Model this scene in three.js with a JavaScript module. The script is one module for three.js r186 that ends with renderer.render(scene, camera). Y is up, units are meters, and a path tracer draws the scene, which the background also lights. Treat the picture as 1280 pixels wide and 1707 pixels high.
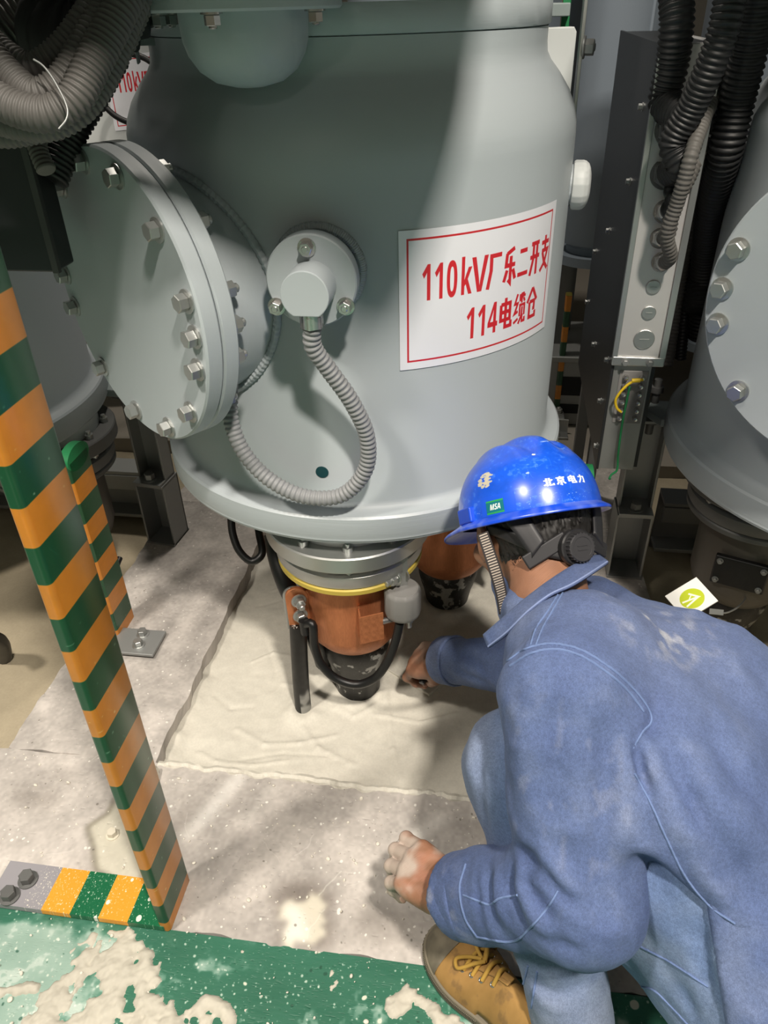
import * as THREE from 'three';
import { mergeGeometries, mergeVertices, toCreasedNormals } from 'three/addons/utils/BufferGeometryUtils.js';
import { RoundedBoxGeometry } from 'three/addons/geometries/RoundedBoxGeometry.js';
import { RectAreaLightUniformsLib } from 'three/addons/lights/RectAreaLightUniformsLib.js';
RectAreaLightUniformsLib.init();
const V = (x, y, z) => new THREE.Vector3(x, y, z);
const scene = new THREE.Scene();
scene.background = new THREE.Color(0x000000);
// ---------- camera (plant axes: x along the row of tanks, z towards the aisle, origin under the main tank) ----------
const IMW = 1280, IMH = 1707, FPX = 1265, PITCH = 33.95 * Math.PI / 180, ROLL = 1.62 * Math.PI / 180, YAW = 9.2 * Math.PI / 180;
const CAM = V(.28, 1.3, 1.5);
const camera = new THREE.PerspectiveCamera(2 * Math.atan(IMH / 2 / FPX) * 180 / Math.PI, IMW / IMH, .02, 40);
camera.position.copy(CAM); camera.rotation.order = 'YXZ'; camera.rotation.set(-PITCH, YAW, -ROLL);
scene.add(camera);
const renderer = new THREE.WebGLRenderer({ antialias: true });
renderer.toneMapping = THREE.LinearToneMapping; renderer.toneMappingExposure = 1.64;
renderer.shadowMap.enabled = true; renderer.shadowMap.type = THREE.PCFSoftShadowMap;
// ---------- unseen hall lamps, placed for their light: position, size, strength ----------
const LAMPS = [
  { p: [.95, 3.5, 2.2], s: .2, i: 830 },  // out of view, placed to light tank fronts and floor from the right
  { p: [-1.3, 3.5, 2.0], s: .34, i: 180 },  // out of view, placed to light the bolted cover from the left
  { p: [-.6, 3.6, 5.2], s: .5, i: 8 },  // added weak fill from the aisle end
  { p: [-.35, 3.7, -.95], s: .2, i: 170 },  // out of view, placed to light the rear floor and pale tank
];
const CEILING = 4.0;
// ---------- helpers ----------
const cP = Math.cos(PITCH), sP = Math.sin(PITCH), cY = Math.cos(YAW), sY = Math.sin(YAW), cR = Math.cos(ROLL), sR = Math.sin(ROLL);
function ray(x, y) {
  const u = (x - 640) / FPX, v = (y - 853.5) / FPX, r = u * cR - v * sR, d = u * sR + v * cR;
  const X = r, Y = -(d * cP + sP), Z = -(cP - d * sP);
  return V(X * cY + Z * sY, Y, -X * sY + Z * cY);
}
const at = (x, y, s) => ray(x, y).multiplyScalar(s).add(CAM);
const onY = (x, y, Y) => { const q = ray(x, y); return at(x, y, (Y - CAM.y) / q.y); };
const onZ = (x, y, Z) => { const q = ray(x, y); return at(x, y, (Z - CAM.z) / q.z); };
const onX = (x, y, X) => { const q = ray(x, y); return at(x, y, (X - CAM.x) / q.x); };
function rnd(seed) { let a = seed >>> 0; return () => { a = (a + 0x6D2B79F5) | 0; let t = Math.imul(a ^ (a >>> 15), 1 | a); t = (t + Math.imul(t ^ (t >>> 7), 61 | t)) ^ t; return ((t ^ (t >>> 14)) >>> 0) / 4294967296; }; }
function hash(x, y, z) { let h = Math.imul(x, 374761393) ^ Math.imul(y, 668265263) ^ Math.imul(z, 2147483647 ^ 0x5bd1e995); h = Math.imul(h ^ (h >>> 13), 1274126177); return ((h ^ (h >>> 16)) >>> 0) / 4294967296; }
const sm = t => t * t * (3 - 2 * t), mixn = (a, b, t) => a + (b - a) * t, clamp = (x, a = 0, b = 1) => x < a ? a : x > b ? b : x;
const sstep = (a, b, x) => sm(clamp((x - a) / (b - a)));
function noise(x, y, z) {
  const i = Math.floor(x), j = Math.floor(y), k = Math.floor(z), u = sm(x - i), v = sm(y - j), w = sm(z - k);
  const l = (a, b, t) => a + (b - a) * t;
  return l(l(l(hash(i, j, k), hash(i + 1, j, k), u), l(hash(i, j + 1, k), hash(i + 1, j + 1, k), u), v),
    l(l(hash(i, j, k + 1), hash(i + 1, j, k + 1), u), l(hash(i, j + 1, k + 1), hash(i + 1, j + 1, k + 1), u), v), w) * 2 - 1;
}
function fbm(x, y, z, o = 4) { let s = 0, a = .5, n = 0; for (let i = 0; i < o; i++) { s += a * noise(x, y, z); n += a; a *= .5; x = x * 2.03 + 7.1; y = y * 2.03 + 3.3; z = z * 2.03 + 1.7; } return s / n; }
const used = {};
function numbered(n) { const k = used[n] = (used[n] ?? -1) + 1; return k ? n + '_' + String(k).padStart(3, '0') : n; }
function tag(o, label, category, group, kind) { if (label) o.userData.label = label; if (category) o.userData.category = category; if (group) o.userData.group = group; if (kind) o.userData.kind = kind; return o; }
function mesh(name, geo, mat, parent = scene) { const m = new THREE.Mesh(Array.isArray(geo) ? merge(geo) : geo, mat); m.name = numbered(name); m.castShadow = m.receiveShadow = true; parent.add(m); return m; }
function thing(name, label, category, pos = [0, 0, 0], turn = 0, group) { const g = new THREE.Group(); g.name = numbered(name); g.position.set(...pos); g.rotation.y = turn; scene.add(g); return tag(g, label, category, group); }
function struct(name, geo, mat) { const m = mesh(name, geo, mat); m.userData.kind = 'structure'; return m; }
function copyThing(o, pos, turn, label, group) { const c = o.clone(); c.name = numbered(o.name.replace(/_\d{3}$/, '')); c.userData = { ...o.userData }; c.traverse(k => { if (k !== c) { k.name = numbered(k.name.replace(/_\d{3}$/, '')); } }); if (pos) c.position.set(...pos); if (turn !== undefined) c.rotation.y = turn; if (label) c.userData.label = label; if (group) c.userData.group = group; scene.add(c); return c; }
function merge(list) {
  list = list.map(g => g.index ? g.toNonIndexed() : g);
  const all = list.every(g => g.attributes.uv);
  for (const g of list) { for (const k of Object.keys(g.attributes)) if (!['position', 'normal'].includes(k) && !(k === 'uv' && all)) g.deleteAttribute(k); g.morphAttributes = {}; }
  return mergeGeometries(list);
}
const M4 = (px, py, pz, rx = 0, ry = 0, rz = 0, sx = 1, sy = 1, sz = 1) => new THREE.Matrix4().compose(V(px, py, pz), new THREE.Quaternion().setFromEuler(new THREE.Euler(rx, ry, rz)), V(sx, sy, sz));
const box = (w, h, d, x = 0, y = 0, z = 0, r = 0, rx = 0, ry = 0, rz = 0) => (r ? new RoundedBoxGeometry(w, h, d, 2, Math.min(r, w / 2.01, h / 2.01, d / 2.01)) : new THREE.BoxGeometry(w, h, d)).applyMatrix4(M4(x, y, z, rx, ry, rz));
const bb = (x0, x1, y0, y1, z0, z1, r = 0) => box(x1 - x0, y1 - y0, z1 - z0, (x0 + x1) / 2, (y0 + y1) / 2, (z0 + z1) / 2, r);
function orient(g, pos, dir) { const q = new THREE.Quaternion().setFromUnitVectors(V(0, 1, 0), dir.clone().normalize()); return g.applyMatrix4(new THREE.Matrix4().compose(pos, q, V(1, 1, 1))); }
// lathe from [r, y] pairs, corners kept crisp
function lathe(pts, seg = 64, a0 = 0, al = Math.PI * 2) {
  const g = new THREE.LatheGeometry(pts.map(p => new THREE.Vector2(p[0], p[1])), seg, a0, al);
  return toCreasedNormals(g, .6);
}
// disc with small chamfer, axis y, from y0 to y1
const disc = (r, y0, y1, c = .003, seg = 64) => lathe([[.0001, y0], [r - c, y0], [r, y0 + c], [r, y1 - c], [r - c, y1], [.0001, y1]], seg);
function smoothCurve(pts, closed = false) { return new THREE.CatmullRomCurve3(pts.map(p => p.isVector3 ? p : V(...p)), closed, 'centripetal'); }
const tube = (pts, r, n = 40, m = 10) => { const c = pts.isCurve ? pts : smoothCurve(pts); const L = c.getLength(), g = new THREE.TubeGeometry(c, n, r, m, false); const uv = g.attributes.uv; for (let i = 0; i < uv.count; i++) uv.setXY(i, uv.getX(i) * L, uv.getY(i) * 2 * Math.PI * r); return capTube(g, c, r, n, m); };
function capTube(g, c, r, n, m) { const s = [g]; for (const e of [0, 1]) { const p = c.getPointAt(e), t = c.getTangentAt(e).multiplyScalar(e ? 1 : -1); s.push(orient(new THREE.CircleGeometry(r, m).rotateX(-Math.PI / 2), p, t)); } return merge(s); }
// corrugated flexible hose: rounded ribs of the given pitch
function hose(pts, r, pitch, amp, m = 14, sub = 5) {
  const c = smoothCurve(pts); c.arcLengthDivisions = 600; const L = c.getLength(), n = Math.ceil(L / pitch) * sub, fr = c.computeFrenetFrames(n, false);
  const pos = [], idx = [];
  for (let i = 0; i <= n; i++) {
    const p = c.getPointAt(i / n), a = i / sub * Math.PI * 2, rr = r - amp * Math.pow(.5 + .5 * Math.cos(a), 1.6);
    for (let j = 0; j < m; j++) { const t = j / m * Math.PI * 2, cx = Math.cos(t) * rr, cy = Math.sin(t) * rr, N = fr.normals[i], B = fr.binormals[i]; pos.push(p.x + cx * N.x + cy * B.x, p.y + cx * N.y + cy * B.y, p.z + cx * N.z + cy * B.z); }
  }
  for (let i = 0; i < n; i++) for (let j = 0; j < m; j++) { const a = i * m + j, b = i * m + (j + 1) % m; idx.push(a, b, a + m, b, b + m, a + m); }
  for (const e of [0, n]) { const p = c.getPointAt(e / n), k = pos.length / 3; pos.push(p.x, p.y, p.z); for (let j = 0; j < m; j++) { const a = e * m + j, b = e * m + (j + 1) % m; e ? idx.push(k, a, b) : idx.push(k, b, a); } }
  const g = new THREE.BufferGeometry(); g.setAttribute('position', new THREE.Float32BufferAttribute(pos, 3)); g.setIndex(idx); g.computeVertexNormals(); return g;
}
// hexagon bolt head on washer, axis +y, base at y = 0
const hexCache = {};
function boltGeo(r, stud = 0) {
  const k = r + '_' + stud; if (hexCache[k]) return hexCache[k];
  const h = r * 1.15, parts = [lathe([[.0001, 0], [r * 1.38, 0], [r * 1.38, r * .22], [r * .9, r * .3], [.0001, r * .3]], 24)];
  const s = new THREE.Shape(); for (let i = 0; i < 6; i++) { const a = i * Math.PI / 3; i ? s.lineTo(Math.cos(a) * r * .93, Math.sin(a) * r * .93) : s.moveTo(Math.cos(a) * r * .93, Math.sin(a) * r * .93); } s.closePath();
  parts.push(new THREE.ExtrudeGeometry(s, { depth: h - r * .16, bevelEnabled: true, bevelThickness: r * .08, bevelSize: r * .08, bevelSegments: 1, curveSegments: 1 }).rotateX(-Math.PI / 2).translate(0, r * .3 + r * .08, 0));
  if (stud) parts.push(lathe([[.0001, h], [r * .52, h], [r * .55, h + stud - r * .15], [r * .42, h + stud], [.0001, h + stud]], 16));
  else parts.push(lathe([[r * .62, h + r * .28], [r * .5, h + r * .32], [.0001, h + r * .32]], 16));
  return hexCache[k] = merge(parts);
}
function bolt(parent, pos, dir, r, mat, stud = 0, name = 'bolt', spin = 0) {
  const m = mesh(name, boltGeo(r, stud), mat, parent); m.position.copy(pos); m.quaternion.setFromUnitVectors(V(0, 1, 0), dir.clone().normalize());
  m.quaternion.multiply(new THREE.Quaternion().setFromAxisAngle(V(0, 1, 0), spin)); return m;
}
// extruded prism from x/y outline along z
function prism(pts, depth, bevel = 0) { const s = new THREE.Shape(pts.map(p => new THREE.Vector2(p[0], p[1]))); return new THREE.ExtrudeGeometry(s, { depth: depth - 2 * bevel, bevelEnabled: bevel > 0, bevelThickness: bevel, bevelSize: bevel, bevelOffset: -bevel, bevelSegments: 2, curveSegments: 12 }).translate(0, 0, bevel); }
// ---------- textures ----------
function canvasTex(w, h, paint, srgb = true, rx = 1, ry = 1) { const c = document.createElement('canvas'); c.width = w; c.height = h; const g = c.getContext('2d'); paint(g, w, h); const t = new THREE.CanvasTexture(c); t.wrapS = t.wrapT = THREE.RepeatWrapping; t.repeat.set(rx, ry); if (srgb) t.colorSpace = THREE.SRGBColorSpace; t.anisotropy = 8; return t; }
function dataTex(n, f, srgb = false, rx = 1, ry = 1) { // tileable n*n from f(u, v) -> [r,g,b] 0..255
  return canvasTex(n, n, (g, w, h) => { const im = g.createImageData(w, h), d = im.data; for (let y = 0, i = 0; y < h; y++) for (let x = 0; x < w; x++, i += 4) { const c = f(x / w, y / h); d[i] = c[0]; d[i + 1] = c[1]; d[i + 2] = c[2]; d[i + 3] = 255; } g.putImageData(im, 0, 0); }, srgb, rx, ry);
}
// tileable 2d noise
function tnoise(u, v, f, s = 0) { const x = u * f, y = v * f, i = Math.floor(x), j = Math.floor(y), a = sm(x - i), b = sm(y - j), m = k => ((k % f) + f) % f; const h = (p, q) => hash(m(p), m(q), s); return mixn(mixn(h(i, j), h(i + 1, j), a), mixn(h(i, j + 1), h(i + 1, j + 1), a), b) * 2 - 1; }
function tfbm(u, v, f, o, s = 0) { let t = 0, a = .5, n = 0; for (let k = 0; k < o; k++) { t += a * tnoise(u, v, f, s + k); n += a; a *= .5; f *= 2; } return t / n; }
const g8 = v => { v = clamp(v) * 255; return [v, v, v]; };
const paintBump = dataTex(256, (u, v) => g8(.5 + .35 * tfbm(u, v, 24, 3, 5) + .15 * tnoise(u, v, 128, 9)), false, 1, 1);
const paintRough = dataTex(256, (u, v) => g8(.46 + .16 * tfbm(u, v, 5, 5, 11)), false, 1, 1);
const concBump = dataTex(512, (u, v) => g8(.5 + .4 * tfbm(u, v, 8, 6, 21) - .6 * Math.pow(clamp(tnoise(u, v, 90, 31) * 1.0), 6)), false, 3, 3);
const std = (color, roughness, metalness = 0, o = {}) => new THREE.MeshStandardMaterial({ color, roughness, metalness, ...o });
const M = {
  tank: std('#a9b1b5', 1, 0, { roughnessMap: paintRough, bumpMap: paintBump, bumpScale: .00025 }),
  tankDark: std('#8b9696', .5),
  bluegrey: std('#78828c', .5),
  zinc: std('#b4b6b4', .38, .85), zincDull: std('#9a9c9b', .55, .75), zincDark: std('#6e6f6e', .6, .6), stainless: std('#d2d0ce', .42, .55),
  chrome: std('#c2c0be', .26, .9), iron: std('#4c4c4b', .55, .6),
  black: std('#101112', .42), blackMatt: std('#151617', .75), blackHose: std('#1b1c1d', .5), greyHose: std('#87898b', .55), darkHose: std('#5d5b57', .6), bundleHose: std('#565451', .6),
  darkPanel: std('#2c2d2f', .42, .3), rubber: std('#3a3b3b', .8),
  copper: std('#ffffff', .45, .55), brass: std('#bda748', .5, .1), copperEdge: std('#b8703e', .35, .9),
  grey: std('#7d7c7a', .6), white: std('#e6e6e4', .6), whitePlate: std('#c9cdcc', .5), yellow: std('#d8b620', .5), green: std('#1d7a48', .5),
};
M.copper.map = dataTex(256, (u, v) => { const n = .5 + .5 * tfbm(u, v, 4, 5, 71), s = .5 + .5 * tnoise(u * 1, v, 64, 3); return [mixn(150, 214, n) + 14 * s, mixn(88, 142, n) + 10 * s, mixn(56, 96, n) + 8 * s]; }, true, 3, 2);
M.dustyBlack = std('#ffffff', .45); M.dustyBlack.map = dataTex(512, (u, v) => { const a = tfbm(u, v, 6, 5, 91), b = tfbm(u, v, 24, 3, 95), k = sstep(.22, .4, a + .35 * b); const s = mixn(18, 150, k * .95) + 10 * tnoise(u, v, 100, 2); return [s, s, s * .97]; }, true, 1, 1);
M.tape = std('#ffffff', .38); M.tape.map = dataTex(256, (u, v) => { const k = sstep(.3, .55, tfbm(u, v, 5, 4, 191)); const s = 20 + 42 * k + 8 * (.5 + .5 * Math.sin(v * 60 + u * 12)); return [s, s, s]; }, true, 1, 1);
// ---------- room shell ----------
const RX0 = -4.2, RX1 = 4.2, RZ0 = -4.2, RZ1 = 6.4;
const wallMat = std('#827e77', .9), ceilMat = std('#86857f', .9), darkConc = std('#8d877d', .92, 0, { bumpMap: concBump, bumpScale: .002 });
struct('floor', [bb(RX0 - .2, RX1 + .2, -.5, -.11, RZ0 - .2, RZ1 + .2)], darkConc);
struct('wall_back', bb(RX0 - .2, RX1 + .2, -.11, CEILING, RZ0 - .2, RZ0), wallMat);
struct('wall_front', bb(RX0 - .2, RX1 + .2, -.11, CEILING, RZ1, RZ1 + .2), wallMat);
struct('wall_left', bb(RX0 - .2, RX0, -.11, CEILING, RZ0, RZ1), wallMat);
struct('wall_right', bb(RX1, RX1 + .2, -.11, CEILING, RZ0, RZ1), wallMat);
struct('ceiling', bb(RX0 - .2, RX1 + .2, CEILING, CEILING + .2, RZ0 - .2, RZ1 + .2), ceilMat);
// ---------- unseen ceiling lamps (out of view; the aisle end panel is added fill) ----------
for (const [i, l] of LAMPS.entries()) {
  const t = thing('unseen_ceiling_lamp', ['unseen square lamp over the aisle at right, placed to light tanks and floor', 'unseen square lamp over the aisle at left, placed to light the bolted cover', 'added wide fill panel out of view at the far end of the aisle', 'unseen square lamp behind the tank row, placed to light the rear floor'][i], 'lamp', l.p);
  mesh('lamp_housing', box(l.s + .05, .05, l.s + .05, 0, .03, 0, .01), M.grey, t);
  mesh('lamp_stem', new THREE.CylinderGeometry(.012, .012, CEILING - l.p[1] - .05, 10).translate(0, .05 + (CEILING - l.p[1] - .05) / 2, 0), M.grey, t);
  mesh('lamp_diffuser', bb(-l.s / 2, l.s / 2, -.004, .006, -l.s / 2, l.s / 2), new THREE.MeshStandardMaterial({ color: '#ffffff', emissive: '#fff6ea', emissiveIntensity: 3, roughness: .5 }), t);
  const a = new THREE.RectAreaLight('#fff5e8', l.i, l.s, l.s); a.name = numbered('lamp_glow'); a.position.set(0, -.008, 0);
  a.rotation.x = -Math.PI / 2; t.add(a);
}
// ---------- floor textures in plant metres ----------
const FX0 = -.92, FX1 = .92, FZ0 = -.4, FZ1 = 1.3, FS = 1050;
const px2c = (x, y, Y = 0) => { const p = onY(x, y, Y); return [(p.x - FX0) * FS, (p.z - FZ0) * FS]; };
function rough(g, pts, amp, seed) { const R = rnd(seed), c = pts.map(p => px2c(...p)), o = []; c.forEach((p, i) => { const q = c[(i + 1) % c.length], n = 9; for (let k = 0; k < n; k++) { const t = k / n; o.push([mixn(p[0], q[0], t) + amp * (R() + R() - 1), mixn(p[1], q[1], t) + amp * (R() + R() - 1)]); } }); g.beginPath(); o.forEach((p, i) => { const q = o[(i + 1) % o.length], m = [(p[0] + q[0]) / 2, (p[1] + q[1]) / 2]; i ? g.quadraticCurveTo(...p, ...m) : g.moveTo(...m); }); g.closePath(); }
function pathC(g, pts, close = true) { g.beginPath(); pts.forEach((p, i) => { const c = px2c(...p); i ? g.lineTo(...c) : g.moveTo(...c); }); if (close) g.closePath(); }
function floorTex(w, h, z0, shade) { return (g) => { const im = g.createImageData(w, h), d = im.data; for (let j = 0, i = 0; j < h; j++) for (let k = 0; k < w; k++, i += 4) { const c = shade(FX0 + k / FS, z0 + j / FS); d[i] = c[0]; d[i + 1] = c[1]; d[i + 2] = c[2]; d[i + 3] = 255; } g.putImageData(im, 0, 0); }; }
const TW = Math.round((FX1 - FX0) * FS), TH = Math.round((FZ1 - FZ0) * FS);
function speck(g, n, seed, col, r0, r1, w, h, f) { const R = rnd(seed); g.fillStyle = col; for (let i = 0; i < n; i++) { const x = R() * w, y = R() * h, r = r0 + (r1 - r0) * Math.pow(R(), 3); if (f && !f(x, y, R)) continue; g.beginPath(); g.ellipse(x, y, r, r * (.5 + .5 * R()), R() * 6, 0, 7); g.fill(); } }
const soft = (g, px, fn) => { try { g.filter = 'blur(' + px + 'px)'; } catch (e) {} fn(); try { g.filter = 'none'; } catch (e) {} };
const concTex = canvasTex(TW, TH, (g, w, h) => {
  floorTex(w, h, FZ0, (x, z) => {
    const a = fbm(x * 4, 3, z * 4, 5), b = fbm(x * 22, 1, z * 22, 4), c = noise(x * 160, 5, z * 160), t = fbm(x * 2.2 + 5, 8, z * 2.2, 3);
    const v = 174 + 34 * a + 28 * b + 8 * c + 12 * t; return [v * 1.0, v * .968, v * .935];
  })(g);
  // lighter cement patch beside the post with a broken edge
  g.save(); rough(g, [[197, 1321], [180, 1356], [145, 1381], [155, 1411], [160, 1451], [185, 1463], [270, 1476], [300, 1470], [250, 1300]], 9, 71); g.fillStyle = 'rgba(206,204,182,.6)'; soft(g, 3, () => g.fill());
  g.strokeStyle = 'rgba(92,86,74,.6)'; g.lineWidth = 9; pathC(g, [[206, 1300], [197, 1321], [180, 1356], [145, 1381], [155, 1411], [160, 1451], [185, 1463]], false); soft(g, 4, () => g.stroke()); g.restore();
  // knocked-out hollow filled with fresh mortar
  g.save(); rough(g, [[452, 1490], [470, 1478], [520, 1462], [552, 1490], [555, 1530], [548, 1580], [460, 1578], [470, 1540]], 14, 74); g.fillStyle = 'rgba(104,96,88,.62)'; soft(g, 10, () => g.fill());
  rough(g, [[466, 1512], [492, 1498], [535, 1482], [545, 1520], [540, 1574], [470, 1574], [480, 1545]], 16, 72); g.fillStyle = 'rgba(214,208,190,.9)'; soft(g, 4, () => g.fill());
  rough(g, [[470, 1515], [490, 1503], [505, 1530], [510, 1560], [484, 1572], [474, 1562], [484, 1545]], 12, 73); g.fillStyle = 'rgba(226,223,214,.9)'; soft(g, 7, () => g.fill()); g.restore();
  // wiped streaks and smears of white dust
  for (const [x0, y0, x1, y1, wd, al] of [[308, 1392, 402, 1290, 26, .5], [330, 1380, 408, 1296, 12, .4], [410, 1370, 470, 1290, 22, .14], [360, 1480, 430, 1380, 30, .1], [690, 1395, 735, 1365, 24, .42], [680, 1418, 690, 1392, 18, .4]]) { g.strokeStyle = `rgba(240,238,232,${al})`; g.lineWidth = wd; g.lineCap = 'round'; pathC(g, [[x0, y0], [x1, y1]], false); soft(g, 9, () => g.stroke()); }
  soft(g, 14, () => { g.fillStyle = 'rgba(96,90,82,.28)'; for (const [x, y, rx, ry] of [[300, 1380, 16, 60], [640, 1540, 60, 30], [750, 1480, 60, 50], [60, 1330, 60, 22], [110, 1290, 30, 12], [250, 1010, 40, 60], [370, 1060, 14, 60]]) { const c = px2c(x, y); g.beginPath(); g.ellipse(...c, rx, ry, 0, 0, 7); g.fill(); } });  // soft dark patches, some painted where post and worker shadows fall
  speck(g, 4200, 5, 'rgba(238,236,228,.7)', .6, 3.2, w, h); speck(g, 60, 6, 'rgba(235,232,222,.85)', 2, 9, w, h, (x, y) => y > .93 * FS); speck(g, 700, 7, 'rgba(70,64,56,.45)', .8, 3, w, h);
  const R = rnd(12); g.lineCap = 'round'; for (let i = 0; i < 120; i++) { g.strokeStyle = `rgba(235,232,224,${.1 + .2 * R()})`; g.lineWidth = 1 + 2 * R(); let x = R() * w, y = R() * h, a = R() * 7; g.beginPath(); g.moveTo(x, y); for (let k = 0; k < 6; k++) { a += R() - .5; x += Math.cos(a) * 10; y += Math.sin(a) * 10; g.lineTo(x, y); } g.stroke(); }
});
const GZ0 = .86, GH = Math.round((FZ1 - GZ0) * FS);
const greenTex = canvasTex(TW, GH, (g, w, h) => {
  floorTex(w, h, GZ0, (x, z) => {
    const a = fbm(x * 5, 13, z * 5, 4), b = fbm(x * 30, 11, z * 30, 4), c = noise(x * 170, 15, z * 170);
    // scuffed to the pale primer at the left, sound paint along the kerb
    const worn = sstep(.0, .45, .72 * sstep(-.2, -.5, x + .35 * (z - .95)) * sstep(.9, .935, z) * 1.5 + .5 * b + .35 * a - .02), wh = sstep(.12, .55, b + .35 * c + .5 * fbm(x * 12, 31, z * 12, 3)) * .42 * sstep(.895, .95, z);
    const G = [48 + 14 * a, 106 + 20 * a, 84 + 18 * a], P = [168 + 26 * b, 186 + 22 * b, 176 + 22 * b]; const k = clamp(worn * .8 + wh);
    return [mixn(G[0], P[0], k), mixn(G[1], P[1], k), mixn(G[2], P[2], k)];
  })(g);
  speck(g, 5200, 25, 'rgba(226,228,216,.65)', .6, 2.6, w, h); speck(g, 60, 26, 'rgba(222,216,198,.9)', 2, 8, w, h); speck(g, 400, 27, 'rgba(14,60,44,.6)', 1, 4, w, h);
});
const concMat = std('#ffffff', .86, 0, { map: concTex, bumpMap: concBump, bumpScale: .0022 });
const greenMat = std('#ffffff', .5, 0, { map: greenTex, bumpMap: concBump, bumpScale: .0012 });
const planarUV = (g, x0, x1, z0, z1) => { const p = g.attributes.position, uv = new Float32Array(p.count * 2); for (let i = 0; i < p.count; i++) { uv[2 * i] = (p.getX(i) - x0) / (x1 - x0); uv[2 * i + 1] = 1 - (p.getZ(i) + p.getY(i) * .6 - z0) / (z1 - z0); } g.setAttribute('uv', new THREE.BufferAttribute(uv, 2)); return g; };
// slab with an uneven top and broken sides
function slabGeo(x0, x1, z0, z1, yb, yt, cell, amp, rough, seed) {
  const nx = Math.max(2, Math.round((x1 - x0) / cell)), nz = Math.max(2, Math.round((z1 - z0) / cell)), pos = [], idx = [];
  const P = (x, y, z) => { pos.push(x, y, z); return pos.length / 3 - 1; };
  const T = (i, j) => { let x = mixn(x0, x1, i / nx), z = mixn(z0, z1, j / nz), y = yt + amp * fbm(x * 9, seed, z * 9, 3);
    if (!i || i === nx) x += rough * fbm(z * 16, seed + 3, 0, 4) * 1.2; if (!j || j === nz) z += rough * fbm(x * 16, seed + 5, 0, 4) * 1.2;
    if (!i || i === nx || !j || j === nz) y -= rough * .7 * Math.max(0, .3 + fbm(x * 25, seed + 8, z * 25, 3)); return P(x, y, z); };
  const id = []; for (let j = 0; j <= nz; j++) for (let i = 0; i <= nx; i++) id.push(T(i, j));
  const at2 = (i, j) => id[j * (nx + 1) + i];
  for (let j = 0; j < nz; j++) for (let i = 0; i < nx; i++) idx.push(at2(i, j), at2(i, j + 1), at2(i + 1, j), at2(i + 1, j), at2(i, j + 1), at2(i + 1, j + 1));
  const ring = []; for (let i = 0; i < nx; i++) ring.push(at2(i, nz)); for (let j = nz; j > 0; j--) ring.push(at2(nx, j)); for (let i = nx; i > 0; i--) ring.push(at2(i, 0)); for (let j = 0; j < nz; j++) ring.push(at2(0, j));
  let prev = ring.map(k => P(pos[3 * k], pos[3 * k + 1], pos[3 * k + 2])); const cx = (x0 + x1) / 2, cz = (z0 + z1) / 2;
  for (let l = 1; l <= 4; l++) {
    const cur = prev.map((k, n) => { const r = ring[n], x = pos[3 * r], z = pos[3 * r + 2], y = mixn(pos[3 * r + 1], yb, l / 4), o = rough * fbm(x * 30, y * 30 + seed, z * 30, 3) * .9;
      const ex = Math.abs(x - x0) < .03 ? -1 : Math.abs(x - x1) < .03 ? 1 : 0, ez = Math.abs(z - z0) < .03 ? -1 : Math.abs(z - z1) < .03 ? 1 : 0; return P(x + o * ex, y, z + o * ez); });
    for (let n = 0; n < ring.length; n++) { const m = (n + 1) % ring.length; idx.push(prev[n], cur[n], prev[m], prev[m], cur[n], cur[m]); } prev = cur;
  }
  const g = new THREE.BufferGeometry(); g.setAttribute('position', new THREE.Float32BufferAttribute(pos, 3)); g.setIndex(idx); g.computeVertexNormals(); return planarUV(g, FX0, FX1, FZ0, FZ1);
}
const ZB = -.78, ZF = .57, ZG = .89;
tag(struct('floor_kerb_front', [slabGeo(-1.6, 1.7, ZF, ZG, -.12, 0, .014, .003, .007, 3)], concMat), 'dusty concrete kerb between the green floor and the mortar filled opening');
tag(struct('floor_kerb_left', slabGeo(-.70, -.37, ZB, ZF, -.12, 0, .013, .004, .009, 7), concMat), 'broken edged concrete strip left of the mortar filled opening');
tag(struct('floor_kerb_right', slabGeo(.385, .715, ZB, ZF, -.12, 0, .02, .004, .008, 11), concMat), 'dusty concrete strip under the steel wiring cabinet');
struct('floor_kerb_outer', [slabGeo(-1.8, -1.46, ZB, ZF, -.12, 0, .04, .004, .008, 13), slabGeo(1.47, 1.8, ZB, ZF, -.12, 0, .04, .004, .008, 14)], concMat);
struct('floor_back', slabGeo(RX0, RX1, RZ0, ZB, -.12, 0, .08, .004, .006, 17), std('#8f897f', .92, 0, { bumpMap: concBump, bumpScale: .002 }));
// painted aisle floor
{ const g = new THREE.BoxGeometry(RX1 - RX0, .1, RZ1 - ZG, 60, 1, 60).translate(0, -.052, (RZ1 + ZG) / 2); planarUV(g, FX0, FX1, GZ0, FZ1); tag(struct('floor_aisle', g, greenMat), 'scuffed green painted aisle floor splashed with mortar'); }
// ---------- wet mortar in the openings ----------
const mortarTex = dataTex(1024, (u, v) => { const a = tfbm(u, v, 5, 5, 41), b = tfbm(u, v, 40, 3, 45), c = tnoise(u, v, 256, 2); const s = 214 + 12 * a + 6 * b + 4 * c; return [s * 1.0, s * .99, s * .955]; }, true, 1, 1);
const mortarMat = std('#f4f2ec', .62, 0, { map: mortarTex });
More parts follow.
